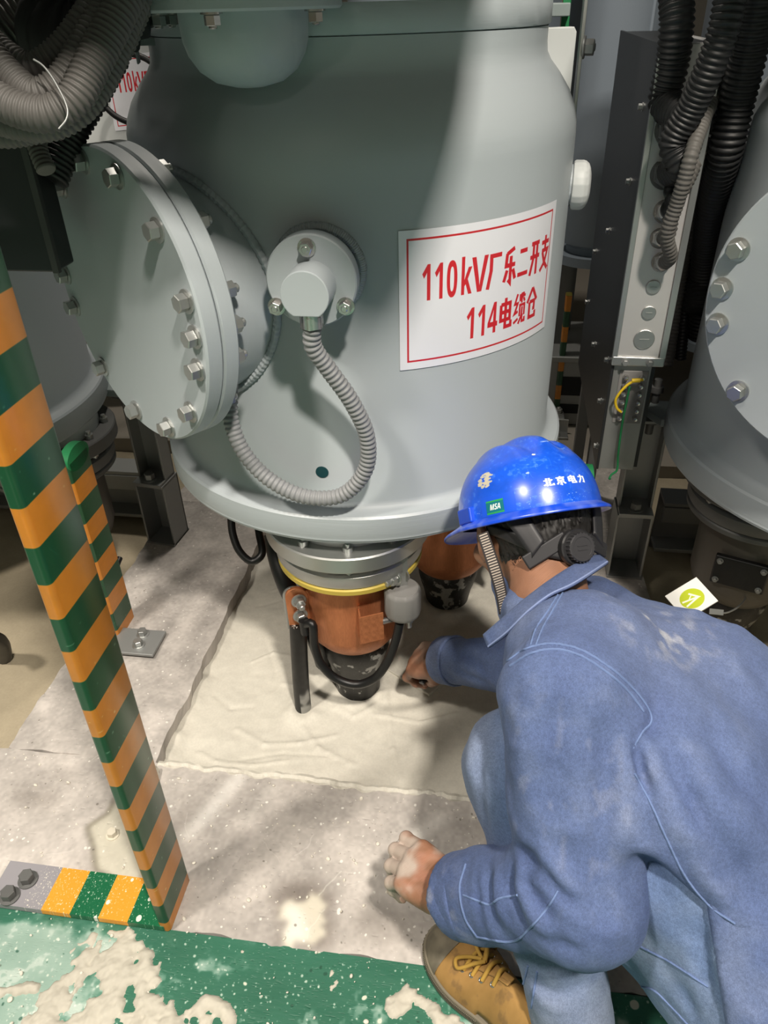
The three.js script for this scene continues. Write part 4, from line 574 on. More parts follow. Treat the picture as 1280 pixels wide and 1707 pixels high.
function surfaceNets(f, lo, hi, c) {
  const nx = Math.ceil((hi.x - lo.x) / c) + 1, ny = Math.ceil((hi.y - lo.y) / c) + 1, nz = Math.ceil((hi.z - lo.z) / c) + 1, G = new Float32Array(nx * ny * nz), B = 6;
  for (let k0 = 0; k0 < nz; k0 += B) for (let j0 = 0; j0 < ny; j0 += B) for (let i0 = 0; i0 < nx; i0 += B) {
    const h = B * c / 2, m = f(lo.x + i0 * c + h, lo.y + j0 * c + h, lo.z + k0 * c + h), far = Math.abs(m) > h * 1.75 * 1.5 + .012;
    for (let k = k0; k < Math.min(k0 + B, nz); k++) for (let j = j0; j < Math.min(j0 + B, ny); j++) for (let i = i0; i < Math.min(i0 + B, nx); i++) G[(k * ny + j) * nx + i] = far ? m : f(lo.x + i * c, lo.y + j * c, lo.z + k * c);
  }
  const id = new Int32Array(nx * ny * nz).fill(-1), pos = [], idx = [], S = [1, nx, nx * ny], off = []; for (let n = 0; n < 8; n++) off.push((n & 1) + ((n >> 1) & 1) * nx + (n >> 2) * nx * ny);
  const E = []; for (let a = 0; a < 8; a++) for (const b of [1, 2, 4]) if (!(a & b)) E.push([a, a | b]);
  for (let k = 0; k < nz - 1; k++) for (let j = 0; j < ny - 1; j++) for (let i = 0; i < nx - 1; i++) {
    const o = (k * ny + j) * nx + i; let s = 0; for (let n = 0; n < 8; n++) if (G[o + off[n]] < 0) s |= 1 << n; if (!s || s === 255) continue;
    let x = 0, y = 0, z = 0, n = 0; for (const [a, b] of E) { if (((s >> a) & 1) === ((s >> b) & 1)) continue; const va = G[o + off[a]], vb = G[o + off[b]], t = va / (va - vb); x += mixn(a & 1, b & 1, t); y += mixn((a >> 1) & 1, (b >> 1) & 1, t); z += mixn(a >> 2, b >> 2, t); n++; }
    id[o] = pos.length / 3; pos.push(lo.x + (i + x / n) * c, lo.y + (j + y / n) * c, lo.z + (k + z / n) * c);
  }
  for (let k = 1; k < nz - 1; k++) for (let j = 1; j < ny - 1; j++) for (let i = 1; i < nx - 1; i++) { const o = (k * ny + j) * nx + i, v = G[o] < 0; for (let d = 0; d < 3; d++) { if (v === G[o + S[d]] < 0) continue; const u = S[(d + 1) % 3], w = S[(d + 2) % 3], a = id[o], b = id[o - u], q = id[o - u - w], e = id[o - w]; if (a < 0 || b < 0 || q < 0 || e < 0) continue; v ? idx.push(a, b, q, a, q, e) : idx.push(a, q, b, a, e, q); } }
  const g = new THREE.BufferGeometry(); g.setAttribute('position', new THREE.Float32BufferAttribute(pos, 3)); g.setIndex(idx); g.computeVertexNormals(); return g;
}
function paintVerts(g, fn) { const p = g.attributes.position, n = g.attributes.normal, c = new Float32Array(p.count * 3); for (let i = 0; i < p.count; i++) { const r = fn(p.getX(i), p.getY(i), p.getZ(i), n.getX(i), n.getY(i), n.getZ(i)); c[3 * i] = r[0]; c[3 * i + 1] = r[1]; c[3 * i + 2] = r[2]; } g.setAttribute('color', new THREE.BufferAttribute(c, 3)); return g; }
function boxUV(g, s) { // one flat projection per dominant axis, metres * s
  const p = g.attributes.position, N = g.attributes.normal, C = g.attributes.color, I = g.index.array, map = [new Map(), new Map(), new Map()], P = [], n = [], c = [], uv = [], idx = [];
  for (let t = 0; t < I.length; t += 3) { let a = 0, b = 0, d = 0; for (let k = 0; k < 3; k++) { a += N.getX(I[t + k]); b += N.getY(I[t + k]); d += N.getZ(I[t + k]); } a = Math.abs(a); b = Math.abs(b); d = Math.abs(d); const ax = a > b && a > d ? 0 : b > d ? 1 : 2;
    for (let k = 0; k < 3; k++) { const i = I[t + k]; let m = map[ax].get(i); if (m === undefined) { m = P.length / 3; map[ax].set(i, m); const x = p.getX(i), y = p.getY(i), z = p.getZ(i); P.push(x, y, z); n.push(N.getX(i), N.getY(i), N.getZ(i)); if (C) c.push(C.getX(i), C.getY(i), C.getZ(i)); ax === 0 ? uv.push(z * s, y * s) : ax === 1 ? uv.push(x * s, z * s) : uv.push(x * s, y * s); } idx.push(m); } }
  const o = new THREE.BufferGeometry(); o.setAttribute('position', new THREE.Float32BufferAttribute(P, 3)); o.setAttribute('normal', new THREE.Float32BufferAttribute(n, 3)); if (C) o.setAttribute('color', new THREE.Float32BufferAttribute(c, 3)); o.setAttribute('uv', new THREE.Float32BufferAttribute(uv, 2)); o.setIndex(idx); return o;
}
function hitPx(f, px, py, s0 = .6, s1 = 2) { const q = ray(px, py); let s = s0; for (let i = 0; i < 300 && s < s1; i++) { const d = f(CAM.x + q.x * s, CAM.y + q.y * s, CAM.z + q.z * s); if (d < .0004) return V(CAM.x + q.x * s, CAM.y + q.y * s, CAM.z + q.z * s); s += Math.max(d * .7, .0006) / q.length(); } return null; }
function polyT(x, y, z, l) { let m = 1, t = 0; const n = l.length - 1; for (let i = 0; i < n; i++) { const a = l[i], b = l[i + 1], dx = b.x - a.x, dy = b.y - a.y, dz = b.z - a.z; let k = ((x - a.x) * dx + (y - a.y) * dy + (z - a.z) * dz) / (dx * dx + dy * dy + dz * dz); k = clamp(k); const d = Math.hypot(x - a.x - dx * k, y - a.y - dy * k, z - a.z - dz * k); if (d < m) { m = d; t = (i + k) / n; } } return [m, t]; }
function polyD(x, y, z, l) { let m = 1; for (let i = 0; i + 1 < l.length; i++) { const d = cap(x, y, z, l[i], l[i + 1], 0, 0); if (d < m) m = d; } return m; }
// ---------- skeleton ----------
const J = {
  c7: V(.41, .60, .65), shL: at(948, 1160, .935), elL: at(968, 1492, .905), wrL: V(.262, .232, .9), shR: at(968, 1045, 1.27), elR: at(880, 1112, 1.42), wrR: V(.212, .135, .335),
  hipL: V(.66, .275, 1.0), knL: V(.352, .41, .80), anL: V(.445, .11, .995), hipR: V(.754, .275, .857), knR: V(.53, .40, .60), anR: V(.56, .10, .745), head: V(.352, .600, .502),
};
const DOR = V(.523, .769, .32).normalize(), LAT = V(-.11, .24, .96).normalize();
const UL = at(970, 1112, 1.03), UR = at(990, 1078, 1.19), ML = V(.52, .465, .865), MR = V(.585, .44, .71), PL = V(.655, .34, .99), PR = V(.745, .335, .85);
// ---------- jacket ----------
const hemA = at(1068, 1385, .95), hemB = at(1280, 1570, .90), hemN = hemB.clone().sub(hemA).cross(ray(1170, 1480).add(V(.12, 0, -.18))).normalize(); if (hemN.dot(at(1100, 1650, .95).sub(hemA)) < 0) hemN.negate();
const faL = J.wrL.clone().sub(J.elL).normalize(), faR = J.wrR.clone().sub(J.elR).normalize();
const CUL = J.wrL.clone().addScaledVector(faL, -.026);
function jacketBase(x, y, z) {
  let t = cap(x, y, z, UL, ML, .104, .128); t = smin(t, cap(x, y, z, ML, PL, .128, .128), .05); t = smin(t, cap(x, y, z, UR, MR, .102, .128), .07); t = smin(t, cap(x, y, z, MR, PR, .128, .128), .07);
  t = smin(t, cap(x, y, z, C7B, C7T, .045, .035), .04); t = smin(t, cap(x, y, z, C7B, C7R, .05, .045), .04);
  t = smax(t, (x - hemA.x) * hemN.x + (y - hemA.y) * hemN.y + (z - hemA.z) * hemN.z, .012);
  let l = cap(x, y, z, J.shL, J.elL, .083, .07); let fl = cap(x, y, z, J.elL, J.wrL, .069, .054); fl = smax(fl, (x - CUL.x) * faL.x + (y - CUL.y) * faL.y + (z - CUL.z) * faL.z, .006); l = smin(l, fl, .03);
  let r = cap(x, y, z, J.shR, J.elR, .075, .056); let fr = cap(x, y, z, J.elR, J.wrR, .055, .046); fr = smax(fr, (x - J.wrR.x) * faR.x + (y - J.wrR.y) * faR.y + (z - J.wrR.z) * faR.z, .006); r = smin(r, fr, .03);
  return smin(smin(t, l, .032), r, .05);
}
const C7B = J.c7.clone().addScaledVector(DOR, -.075), C7R = C7B.clone().addScaledVector(LAT, -.085).add(V(-.01, .0, 0)), C7T = C7B.clone().add(V(-.04, -.005, -.075));
const toS = (f, l) => l.map(p => hitPx(f, p[0], p[1])).filter(Boolean);
const JW = [ // creases sketched on the photo's jacket: polyline, width, height (ridge > 0)
  [[[832, 1402], [862, 1412], [884, 1432], [890, 1452]], .009, -.011], [[[858, 1440], [852, 1480], [862, 1520], [880, 1550]], .007, -.006], [[[882, 1440], [876, 1475], [900, 1510], [925, 1535]], .008, -.007], [[[868, 1438], [866, 1480], [884, 1520], [905, 1548]], .009, .007],
  [[[905, 1430], [915, 1460], [940, 1490], [965, 1515]], .008, -.006], [[[895, 1412], [920, 1440], [945, 1470], [970, 1490]], .01, .007], [[[820, 1450], [815, 1490], [822, 1530], [838, 1562]], .008, -.005], [[[836, 1445], [832, 1490], [840, 1535]], .009, .006], [[[800, 1452], [795, 1490], [800, 1530], [812, 1560]], .006, -.004],
  [[[1056, 1235], [1062, 1265], [1075, 1300], [1090, 1330]], .008, -.010], [[[1075, 1225], [1095, 1290], [1130, 1370], [1180, 1440]], .014, .008], [[[1100, 1225], [1130, 1300], [1170, 1370], [1220, 1430]], .011, -.006], [[[1130, 1220], [1165, 1290], [1210, 1360], [1270, 1420]], .014, .007],
  [[[1180, 1170], [1200, 1240], [1240, 1310], [1280, 1350]], .013, -.005], [[[1100, 1180], [1090, 1210], [1070, 1235]], .009, -.007], [[[1000, 1190], [1012, 1270], [1010, 1350], [995, 1430]], .012, -.005], [[[1030, 1200], [1042, 1280], [1040, 1370], [1025, 1460]], .013, .006], [[[900, 1130], [880, 1200], [872, 1290], [876, 1360]], .016, .004], [[[940, 1130], [925, 1210], [920, 1300], [925, 1390]], .014, -.004],
  [[[960, 1440], [985, 1475], [1005, 1520], [1000, 1560]], .01, -.005], [[[1230, 1430], [1245, 1480], [1265, 1530]], .01, -.006], [[[1000, 1010], [1050, 1010], [1110, 1030]], .012, -.003], [[[890, 1560], [930, 1575], [975, 1580]], .008, -.004],
  [[[1150, 1420], [1180, 1470], [1220, 1510]], .009, .006], [[[1190, 1060], [1230, 1120], [1275, 1180]], .014, .004],
  [[[760, 1088], [790, 1100], [815, 1125]], .007, -.005], [[[775, 1075], [800, 1085], [830, 1105]], .008, .004], [[[750, 1110], [780, 1125], [815, 1138]], .006, -.004],
].map(([l, w, a]) => ({ l: toS(jacketBase, l), w: w * 1.1, a: a * 1.5 })).filter(q => q.l.length > 1);
for (const q of JW) { q.lo = q.l.reduce((a, p) => a.min(p), q.l[0].clone()).subScalar(q.w * 2.6); q.hi = q.l.reduce((a, p) => a.max(p), q.l[0].clone()).addScalar(q.w * 2.6); }
let crease = 0;
function wrinkle(x, y, z, list) { let h = 0; for (const q of list) { if (x < q.lo.x || x > q.hi.x || y < q.lo.y || y > q.hi.y || z < q.lo.z || z > q.hi.z) continue; const [d, t] = polyT(x, y, z, q.l); h += q.a * Math.sin(Math.PI * (.06 + .88 * t)) * Math.exp(-d * d / (q.w * q.w)); } return h; }
const cloth = (x, y, z) => .0062 * fbm(x * 9 + y * 5, y * 14, z * 9, 3) + .003 * fbm(x * 26, y * 30 + x * 12, z * 26, 2);
const jacketF = (x, y, z) => { const d = jacketBase(x, y, z); return Math.abs(d) > .03 ? d : d - wrinkle(x, y, z, JW) - cloth(x, y, z) - folds(x, y, z); };
const folds = (x, y, z) => .0035 * Math.pow(1 - Math.abs(fbm(x * 11 + y * 9, y * 12 - z * 7, z * 10 + 4, 2)), 3);
const denimTex = dataTex(256, (u, v) => { const t = Math.sin((u * 64 + v * 64) * 2 * Math.PI), n = tnoise(u, v, 64, 3), m = tfbm(u, v, 16, 3, 8), l = tnoise(u, v * 1, 128, 6); const s = .86 + .05 * t + .06 * n + .07 * m + .05 * l; return g8(s); }, true);
const denimBump = dataTex(256, (u, v) => g8(.5 + .2 * Math.sin((u * 64 + v * 64) * 2 * Math.PI) + .2 * tnoise(u, v, 128, 4)), false);
const denimMat = new THREE.MeshPhysicalMaterial({ color: '#ffffff', vertexColors: true, map: denimTex, bumpMap: denimBump, bumpScale: .0004, roughness: .88, sheen: .25, sheenRoughness: .7, sheenColor: new THREE.Color('#8fa2c8') });
const lin = h => { const c = new THREE.Color(h); return [c.r, c.g, c.b]; };
const JB = lin('#5f729f'), JL = lin('#97a5c6'), JD = lin('#44578a'), DUST = lin('#c9cbd0'), TB = lin('#7189b4'), TL = lin('#a6b6d0'), TD = lin('#546c9a');
const mix3 = (a, b, t) => [mixn(a[0], b[0], t), mixn(a[1], b[1], t), mixn(a[2], b[2], t)];
const dustL = at(752, 1520, 1.05), dustB = hitPx(jacketBase, 1085, 1040) || at(1085, 1040, 1), dustE = hitPx(jacketBase, 930, 1330) || at(930, 1330, .85);
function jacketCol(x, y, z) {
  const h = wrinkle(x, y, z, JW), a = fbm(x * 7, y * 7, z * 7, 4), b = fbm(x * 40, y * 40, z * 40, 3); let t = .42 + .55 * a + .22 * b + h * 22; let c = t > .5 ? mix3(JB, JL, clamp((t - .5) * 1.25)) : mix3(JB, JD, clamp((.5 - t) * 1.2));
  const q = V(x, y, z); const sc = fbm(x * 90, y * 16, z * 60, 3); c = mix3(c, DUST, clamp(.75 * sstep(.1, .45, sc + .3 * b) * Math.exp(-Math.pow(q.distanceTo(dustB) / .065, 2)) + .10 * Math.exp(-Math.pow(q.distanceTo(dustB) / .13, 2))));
  c = mix3(c, DUST, clamp(.6 * sstep(-.05, .4, fbm(x * 60, y * 60, z * 60, 3)) * Math.exp(-Math.pow(q.distanceTo(dustL) / .05, 2)) + .16 * sstep(.2, .45, sc) * Math.exp(-Math.pow(q.distanceTo(dustE) / .1, 2))));
  const dr = q.distanceTo(J.wrR); c = mix3(c, lin('#8a8f98'), .55 * Math.exp(-Math.pow(dr / .07, 2)) * (.6 + .8 * b)); return c;
}
const cloth3 = (f, lo, hi, cell, col) => boxUV(paintVerts(surfaceNets(f, lo, hi, cell), col), 22);
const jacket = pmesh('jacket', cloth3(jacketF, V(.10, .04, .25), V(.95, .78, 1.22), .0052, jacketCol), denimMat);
jacket.userData.label = 'faded blue denim jacket with stitched seams';
// stitched seams as welts on the cloth
const seamMat = std('#62769f', .9), seamDark = std('#33487f', .92), threadMat = std('#7d8cb4', .9);
function seam(name, f, pts, parent, r = .0028, mat = seamMat, off = [0, 7]) {
  pts = toS(f, pts); if (pts.length < 2) return; const c = smoothCurve(pts), n = pts.length * 9, fine = []; for (let i = 0; i <= n; i++) { const p = c.getPointAt(i / n), q = p.clone().sub(CAM), L = q.length(); let s = L - .05; const dir = q.normalize(); for (let k = 0; k < 60; k++) { const d = f(CAM.x + dir.x * s, CAM.y + dir.y * s, CAM.z + dir.z * s); if (d < .0003) break; s += d * .7; if (s > L + .05) { s = L; break; } } fine.push(CAM.clone().addScaledVector(dir, s)); }
  const g = tube(fine, r, n * 2, 6), p = g.attributes.position; for (let i = 0; i < p.count; i++) { const k = .0005 * noise(p.getX(i) * 400, p.getY(i) * 400, p.getZ(i) * 400); p.setY(i, p.getY(i) + k); } g.computeVertexNormals(); if (parent === jacket || parent === trousersRef.m) g.translate(-BASE.x, -BASE.y, -BASE.z);
  return mesh(name, g, mat, parent);
}
const trousersRef = {};
for (const l of [[[845, 1102], [880, 1080], [920, 1073], [965, 1082], [1010, 1108], [1050, 1142], [1080, 1180], [1086, 1200], [1070, 1222], [1055, 1248]], [[850, 1110], [885, 1089], [922, 1082], [963, 1091], [1005, 1116], [1045, 1150], [1073, 1186]], [[1058, 1290], [1085, 1340], [1112, 1400], [1145, 1465], [1185, 1512], [1225, 1540]], [[930, 992], [912, 1020], [895, 1045], [884, 1076]], [[938, 988], [921, 1018], [905, 1046], [893, 1076]], [[795, 1562], [850, 1570], [885, 1545], [915, 1510], [930, 1485]], [[772, 1492], [800, 1503], [815, 1508], [832, 1498], [862, 1492]], [[776, 1440], [766, 1480], [775, 1530], [795, 1562]]]) seam('seam', jacketF, l, jacket, .0015);
// cuffs
function cuff(w, e, r, name) { const d = e.clone().sub(w).normalize(), p0 = w.clone().addScaledVector(d, -.004), p1 = w.clone().addScaledVector(d, .042); const fast = (x, y, z) => { const ax = x - p0.x, ay = y - p0.y, az = z - p0.z, t = ax * d.x + ay * d.y + az * d.z, rx = ax - d.x * t, ry = ay - d.y * t, rz = az - d.z * t, R = Math.sqrt(rx * rx + ry * ry + rz * rz) - (r + t * .08); let v = smax(smax(R, -t, .004), t - .046, .004); v = smax(v, -(R + .007) + (t > .012 ? -1 : 0) * 0, .003); return v - .0014 * fbm(x * 50, y * 50, z * 50, 2); };
  const c = w.clone().addScaledVector(d, .02); return pmesh(name, cloth3(fast, c.clone().subScalar(.09), c.clone().addScalar(.09), .003, jacketCol), denimMat); }
cuff(CUL, J.elL, .057, 'cuff'); cuff(J.wrR, J.elR, .05, 'cuff');
// collar: fold line and outer edge, given thickness
function band(top, bot, th, nn = 40) {
  const a = smoothCurve(top), b = smoothCurve(bot), pos = [], idx = [], uv = []; const m = 5, P = [];
  for (let i = 0; i <= nn; i++) { const p = a.getPoint(i / nn), q = b.getPoint(i / nn); for (let k = 0; k <= m; k++) P.push(p.clone().lerp(q, k / m)); }
  const g0 = (i, k) => P[clamp(i, 0, nn) * (m + 1) + clamp(k, 0, m)], nrm = (i, k) => g0(i + 1, k).clone().sub(g0(i - 1, k)).cross(g0(i, k + 1).clone().sub(g0(i, k - 1))).normalize();
  for (const s of [.5, -.5]) for (let i = 0; i <= nn; i++) for (let k = 0; k <= m; k++) { const p = g0(i, k).clone().addScaledVector(nrm(i, k), s * th * (k === 0 || k === m ? .7 : 1)); pos.push(p.x, p.y, p.z); uv.push(i / nn, k / m); }
  const N = (nn + 1) * (m + 1), id = (s, i, k) => s * N + i * (m + 1) + k; const quad = (a, b, c, d) => idx.push(a, b, c, a, c, d);
  for (let i = 0; i < nn; i++) for (let k = 0; k < m; k++) { quad(id(0, i, k), id(0, i + 1, k), id(0, i + 1, k + 1), id(0, i, k + 1)); quad(id(1, i, k), id(1, i, k + 1), id(1, i + 1, k + 1), id(1, i + 1, k)); }
  for (let i = 0; i < nn; i++) { quad(id(0, i, 0), id(1, i, 0), id(1, i + 1, 0), id(0, i + 1, 0)); quad(id(0, i, m), id(0, i + 1, m), id(1, i + 1, m), id(1, i, m)); }
  for (let k = 0; k < m; k++) { quad(id(0, 0, k), id(0, 0, k + 1), id(1, 0, k + 1), id(1, 0, k)); quad(id(0, nn, k), id(1, nn, k), id(1, nn, k + 1), id(0, nn, k + 1)); }
  const g = new THREE.BufferGeometry(); g.setAttribute('position', new THREE.Float32BufferAttribute(pos, 3)); g.setAttribute('uv', new THREE.Float32BufferAttribute(uv, 2)); g.setIndex(idx); g.computeVertexNormals(); return g;
}
{
  const top = [at(806, 1058, 1.09), at(835, 1033, 1.07), at(870, 1003, 1.055), at(905, 976, 1.055), at(940, 952, 1.065), at(970, 935, 1.09), at(995, 925, 1.13)], bot = [at(815, 1080, 1.075), at(846, 1056, 1.045), at(882, 1020, 1.02), at(918, 993, 1.015), at(952, 978, 1.025), at(985, 958, 1.05), at(1014, 938, 1.1)];
  const cg = band(top, bot, .005), col = pmesh('collar', boxUV(paintVerts(cg, (x, y, z) => mix3(jacketCol(x, y, z), JD, .25)), 22), denimMat);
  const e = bot.map((p, i) => p.clone().lerp(top[i], .12).addScaledVector(ray(900, 1000), -.004)); const g = tube(e, .0014, 60, 6).translate(-BASE.x, -BASE.y, -BASE.z); mesh('stitching', g, threadMat, col);
}
// ---------- trousers ----------
const shinL = J.anL.clone().sub(J.knL).normalize(), shinR = J.anR.clone().sub(J.knR).normalize();
function trouserBase(x, y, z) {
  let l = cap(x, y, z, J.hipL, J.knL, .108, .08); let s = cap(x, y, z, J.knL, J.anL, .074, .054); s = smax(s, .075 - y, .006); l = smin(l, s, .03);
  let r = cap(x, y, z, J.hipR, J.knR, .108, .08); let t = cap(x, y, z, J.knR, J.anR, .076, .068); t = smax(t, .075 - y, .006); r = smin(r, t, .03);
  let p = cap(x, y, z, PELL, PELR, .128, .128); p = smin(p, cap(x, y, z, WAI, PLM, .102, .125), .05); return smin(smin(l, p, .04), r, .04);
}
const WAI = ML.clone().lerp(PL, .05), PLM = PL.clone(); const PELL = V(.69, .29, 1.03), PELR = V(.775, .29, .90);
const TW2 = [[[[870, 1600], [890, 1640], [920, 1660], [955, 1655], [985, 1630]], .008, -.007], [[[880, 1625], [905, 1668], [940, 1685]], .008, .006], [[[1175, 1520], [1168, 1570], [1175, 1620], [1185, 1680]], .009, -.007], [[[1190, 1530], [1200, 1580], [1205, 1640]], .009, .007], [[[1130, 1640], [1145, 1680], [1155, 1710]], .008, -.006], [[[790, 1230], [785, 1300], [795, 1370]], .01, .005], [[[805, 1240], [800, 1310], [812, 1390]], .007, -.005], [[[1060, 1420], [1090, 1450], [1130, 1500]], .014, -.004]].map(([l, w, a]) => ({ l: toS(trouserBase, l), w: w * 1.1, a: a * 1.5 })).filter(q => q.l.length > 1);
for (const q of TW2) { q.lo = q.l.reduce((a, p) => a.min(p), q.l[0].clone()).subScalar(q.w * 2.6); q.hi = q.l.reduce((a, p) => a.max(p), q.l[0].clone()).addScalar(q.w * 2.6); }
const trouserF = (x, y, z) => { const d = trouserBase(x, y, z); return Math.abs(d) > .03 ? d : d - wrinkle(x, y, z, TW2) - cloth(x + 3, y, z); };
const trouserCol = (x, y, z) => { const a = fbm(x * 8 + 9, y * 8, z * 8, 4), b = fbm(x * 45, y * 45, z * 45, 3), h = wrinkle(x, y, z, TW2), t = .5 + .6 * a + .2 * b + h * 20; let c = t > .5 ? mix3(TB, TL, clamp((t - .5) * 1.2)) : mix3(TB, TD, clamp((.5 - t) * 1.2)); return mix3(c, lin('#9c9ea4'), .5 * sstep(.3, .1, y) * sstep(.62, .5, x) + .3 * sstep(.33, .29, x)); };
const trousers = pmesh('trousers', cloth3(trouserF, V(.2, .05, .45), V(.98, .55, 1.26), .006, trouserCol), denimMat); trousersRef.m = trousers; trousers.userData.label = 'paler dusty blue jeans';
for (const l of [[[1040, 1562], [1075, 1582], [1110, 1600], [1145, 1622], [1180, 1645]], [[1070, 1645], [1095, 1655], [1125, 1685], [1150, 1712]], [[880, 1610], [872, 1640], [870, 1668]], [[895, 1620], [890, 1650], [885, 1680]]]) seam('seam', trouserF, l, trousers, .0016);
{ const pts = []; for (let i = 0; i <= 40; i++) { const a = i / 40 * 6.2832, c = V(J.anL.x, .088, J.anL.z); let r = .03; for (let k = 0; k < 80; k++) { if (trouserF(c.x + Math.cos(a) * r, c.y, c.z + Math.sin(a) * r) > 0) break; r += .0015; } pts.push(V(c.x + Math.cos(a) * r, c.y, c.z + Math.sin(a) * r)); } const g = tube(pts, .0045, 160, 8).translate(-BASE.x, -BASE.y, -BASE.z); mesh('leg_hem', g, std('#7f8a9e', .9), trousers); }
// lower flap of the jacket lying over the hip
{
  const q0 = at(1176, 1500, .9), q1 = at(1206, 1692, .9), nv = q1.clone().sub(q0).cross(ray(1190, 1600)).normalize(); if (nv.dot(at(1270, 1600, .9).sub(q0)) > 0) nv.negate();
  const h0 = at(1208, 1690, .88), h1 = at(1285, 1712, .86), hn = h1.clone().sub(h0).cross(V(.55, 0, -.83)).normalize(); if (hn.y > 0) hn.negate();
  const f = (x, y, z) => { let d = Math.min(trouserBase(x, y, z), 9) - .012; d = smin(d, jacketBase(x, y, z) + .02, .03); if (Math.abs(d) > .05) return d; d -= cloth(x + 1, y, z); d = smax(d, (x - q0.x) * nv.x + (y - q0.y) * nv.y + (z - q0.z) * nv.z, .006); d = smax(d, (x - h0.x) * hn.x + (y - h0.y) * hn.y + (z - h0.z) * hn.z, .005); return smax(d, -((x - hemA.x) * hemN.x + (y - hemA.y) * hemN.y + (z - hemA.z) * hemN.z) - .03, .01); };
  pmesh('jacket_flap', cloth3(f, V(.45, .1, .6), V(.98, .6, 1.26), .006, jacketCol), denimMat);
}
// ---------- head frame: local y = crown, z = face, x = the worker's left ----------
const cm = camera.matrixWorld.copy(new THREE.Matrix4().compose(camera.position, camera.quaternion, V(1, 1, 1))), Rc = V(), Uc = V(), Bc = V(); cm.extractBasis(Rc, Uc, Bc); const Fc = Bc.clone().negate();
const rad = d => d * Math.PI / 180;
const HU = Uc.clone().multiplyScalar(Math.cos(rad(9))).addScaledVector(Rc, -Math.sin(rad(9))).addScaledVector(Fc, Math.tan(rad(6))).normalize();
const HF = Fc.clone().multiplyScalar(Math.cos(rad(20))).addScaledVector(Rc, -Math.sin(rad(20))); HF.addScaledVector(HU, -HF.dot(HU)).normalize();
const HX = HU.clone().cross(HF).normalize();
const headM = new THREE.Matrix4().makeBasis(HX, HU, HF).setPosition(J.head), headI = headM.clone().invert(), headQ = new THREE.Quaternion().setFromRotationMatrix(headM);
const neckA = J.c7.clone().addScaledVector(DOR, -.055).applyMatrix4(headI);
function headF(x, y, z) {
  let d = ell(x, y, z, [0, .035, -.012], .077, .092, .096); d = smin(d, ell(x, y, z, [0, -.035, .02], .064, .085, .075), .04); d = smin(d, cap(x, y, z, CHN[0], CHN[1], .034, .02), .04);
  d = smin(d, cap(x, y, z, NOS[0], NOS[1], .009, .014), .014); d = smin(d, ell(x, y, z, [0, .018, .078], .05, .012, .014), .012);
  for (const s of [-1, 1]) { d = smax(d, -ell(x, y, z, [s * .032, .0, .098], .016, .01, .012), .012); d = smin(d, ell(x, y, z, [s * .032, .0, .079], .0125, .0115, .0125), .002); d = smin(d, ell(x, y, z, [s * .045, -.022, .07], .024, .018, .018), .02);
    const ex = x - s * .077, ey = y + .008, ez = z + .006, u = ez * .96 + ey * .1, e = Math.hypot(u / .018, ey / .031); // ear: bowl shaped shell
    let er = (Math.hypot(u / .0185, ey / .032, (ex * s - .012 + .004 * ez / .02) / .0085) - 1) * .0085; er = smax(er, -((Math.hypot(u / .0115, (ey - .003) / .021, (ex * s - .021) / .008) - 1) * .008), .003); d = smin(d, er, .005); }
  d = smin(d, cap(x, y, z, LIP[0], LIP[1], .0065, .0065), .006); d = smax(d, -cap(x, y, z, LIPG[0], LIPG[1], .0018, .0018), .003); d = smin(d, ell(x, y, z, [0, -.098, .078], .018, .014, .014), .016);
  d = smin(d, cap(x, y, z, NCK[0], neckA, .054, .06), .03); return d;
}
const CHN = [V(0, -.06, .03), V(0, -.1, .06)], NOS = [V(0, .006, .096), V(0, -.026, .109)], LIP = [V(-.017, -.062, .088), V(.017, -.062, .088)], LIPG = [V(-.022, -.0625, .095), V(.022, -.0625, .095)], NCK = [V(0, -.035, -.03)];
const SK = lin('#9c7057'), SKD = lin('#6a4a38'), SKP = lin('#c98d78');
const skinMat = new THREE.MeshPhysicalMaterial({ color: '#ffffff', vertexColors: true, roughness: .5, sheen: .1, bumpMap: dataTex(256, (u, v) => g8(.5 + .3 * tnoise(u, v, 96, 1) + .2 * tnoise(u, v, 40, 2))), bumpScale: .0003 });
const headG = paintVerts(surfaceNets(headF, V(-.12, -.16, -.16), V(.12, .12, .13), .0036), (x, y, z) => { let c = mix3(SK, SKD, clamp(.25 + .5 * fbm(x * 30, y * 30, z * 30, 3) + .3 * sstep(-.05, -.1, y))); if (Math.hypot(x, y + .062) < .02 && z > .085) c = mix3(c, lin('#9b5046'), .5); if (Math.abs(Math.abs(x) - .032) < .009 && Math.abs(y) < .005 && z > .085) c = Math.abs(Math.abs(x) - .032) < .0045 ? lin('#20150f') : lin('#e0d8d0'); if (y > .014 && y < .024 && z > .075 && Math.abs(x) > .014 && Math.abs(x) < .052) c = lin('#1a1310'); return c; });
headG.applyMatrix4(headM);
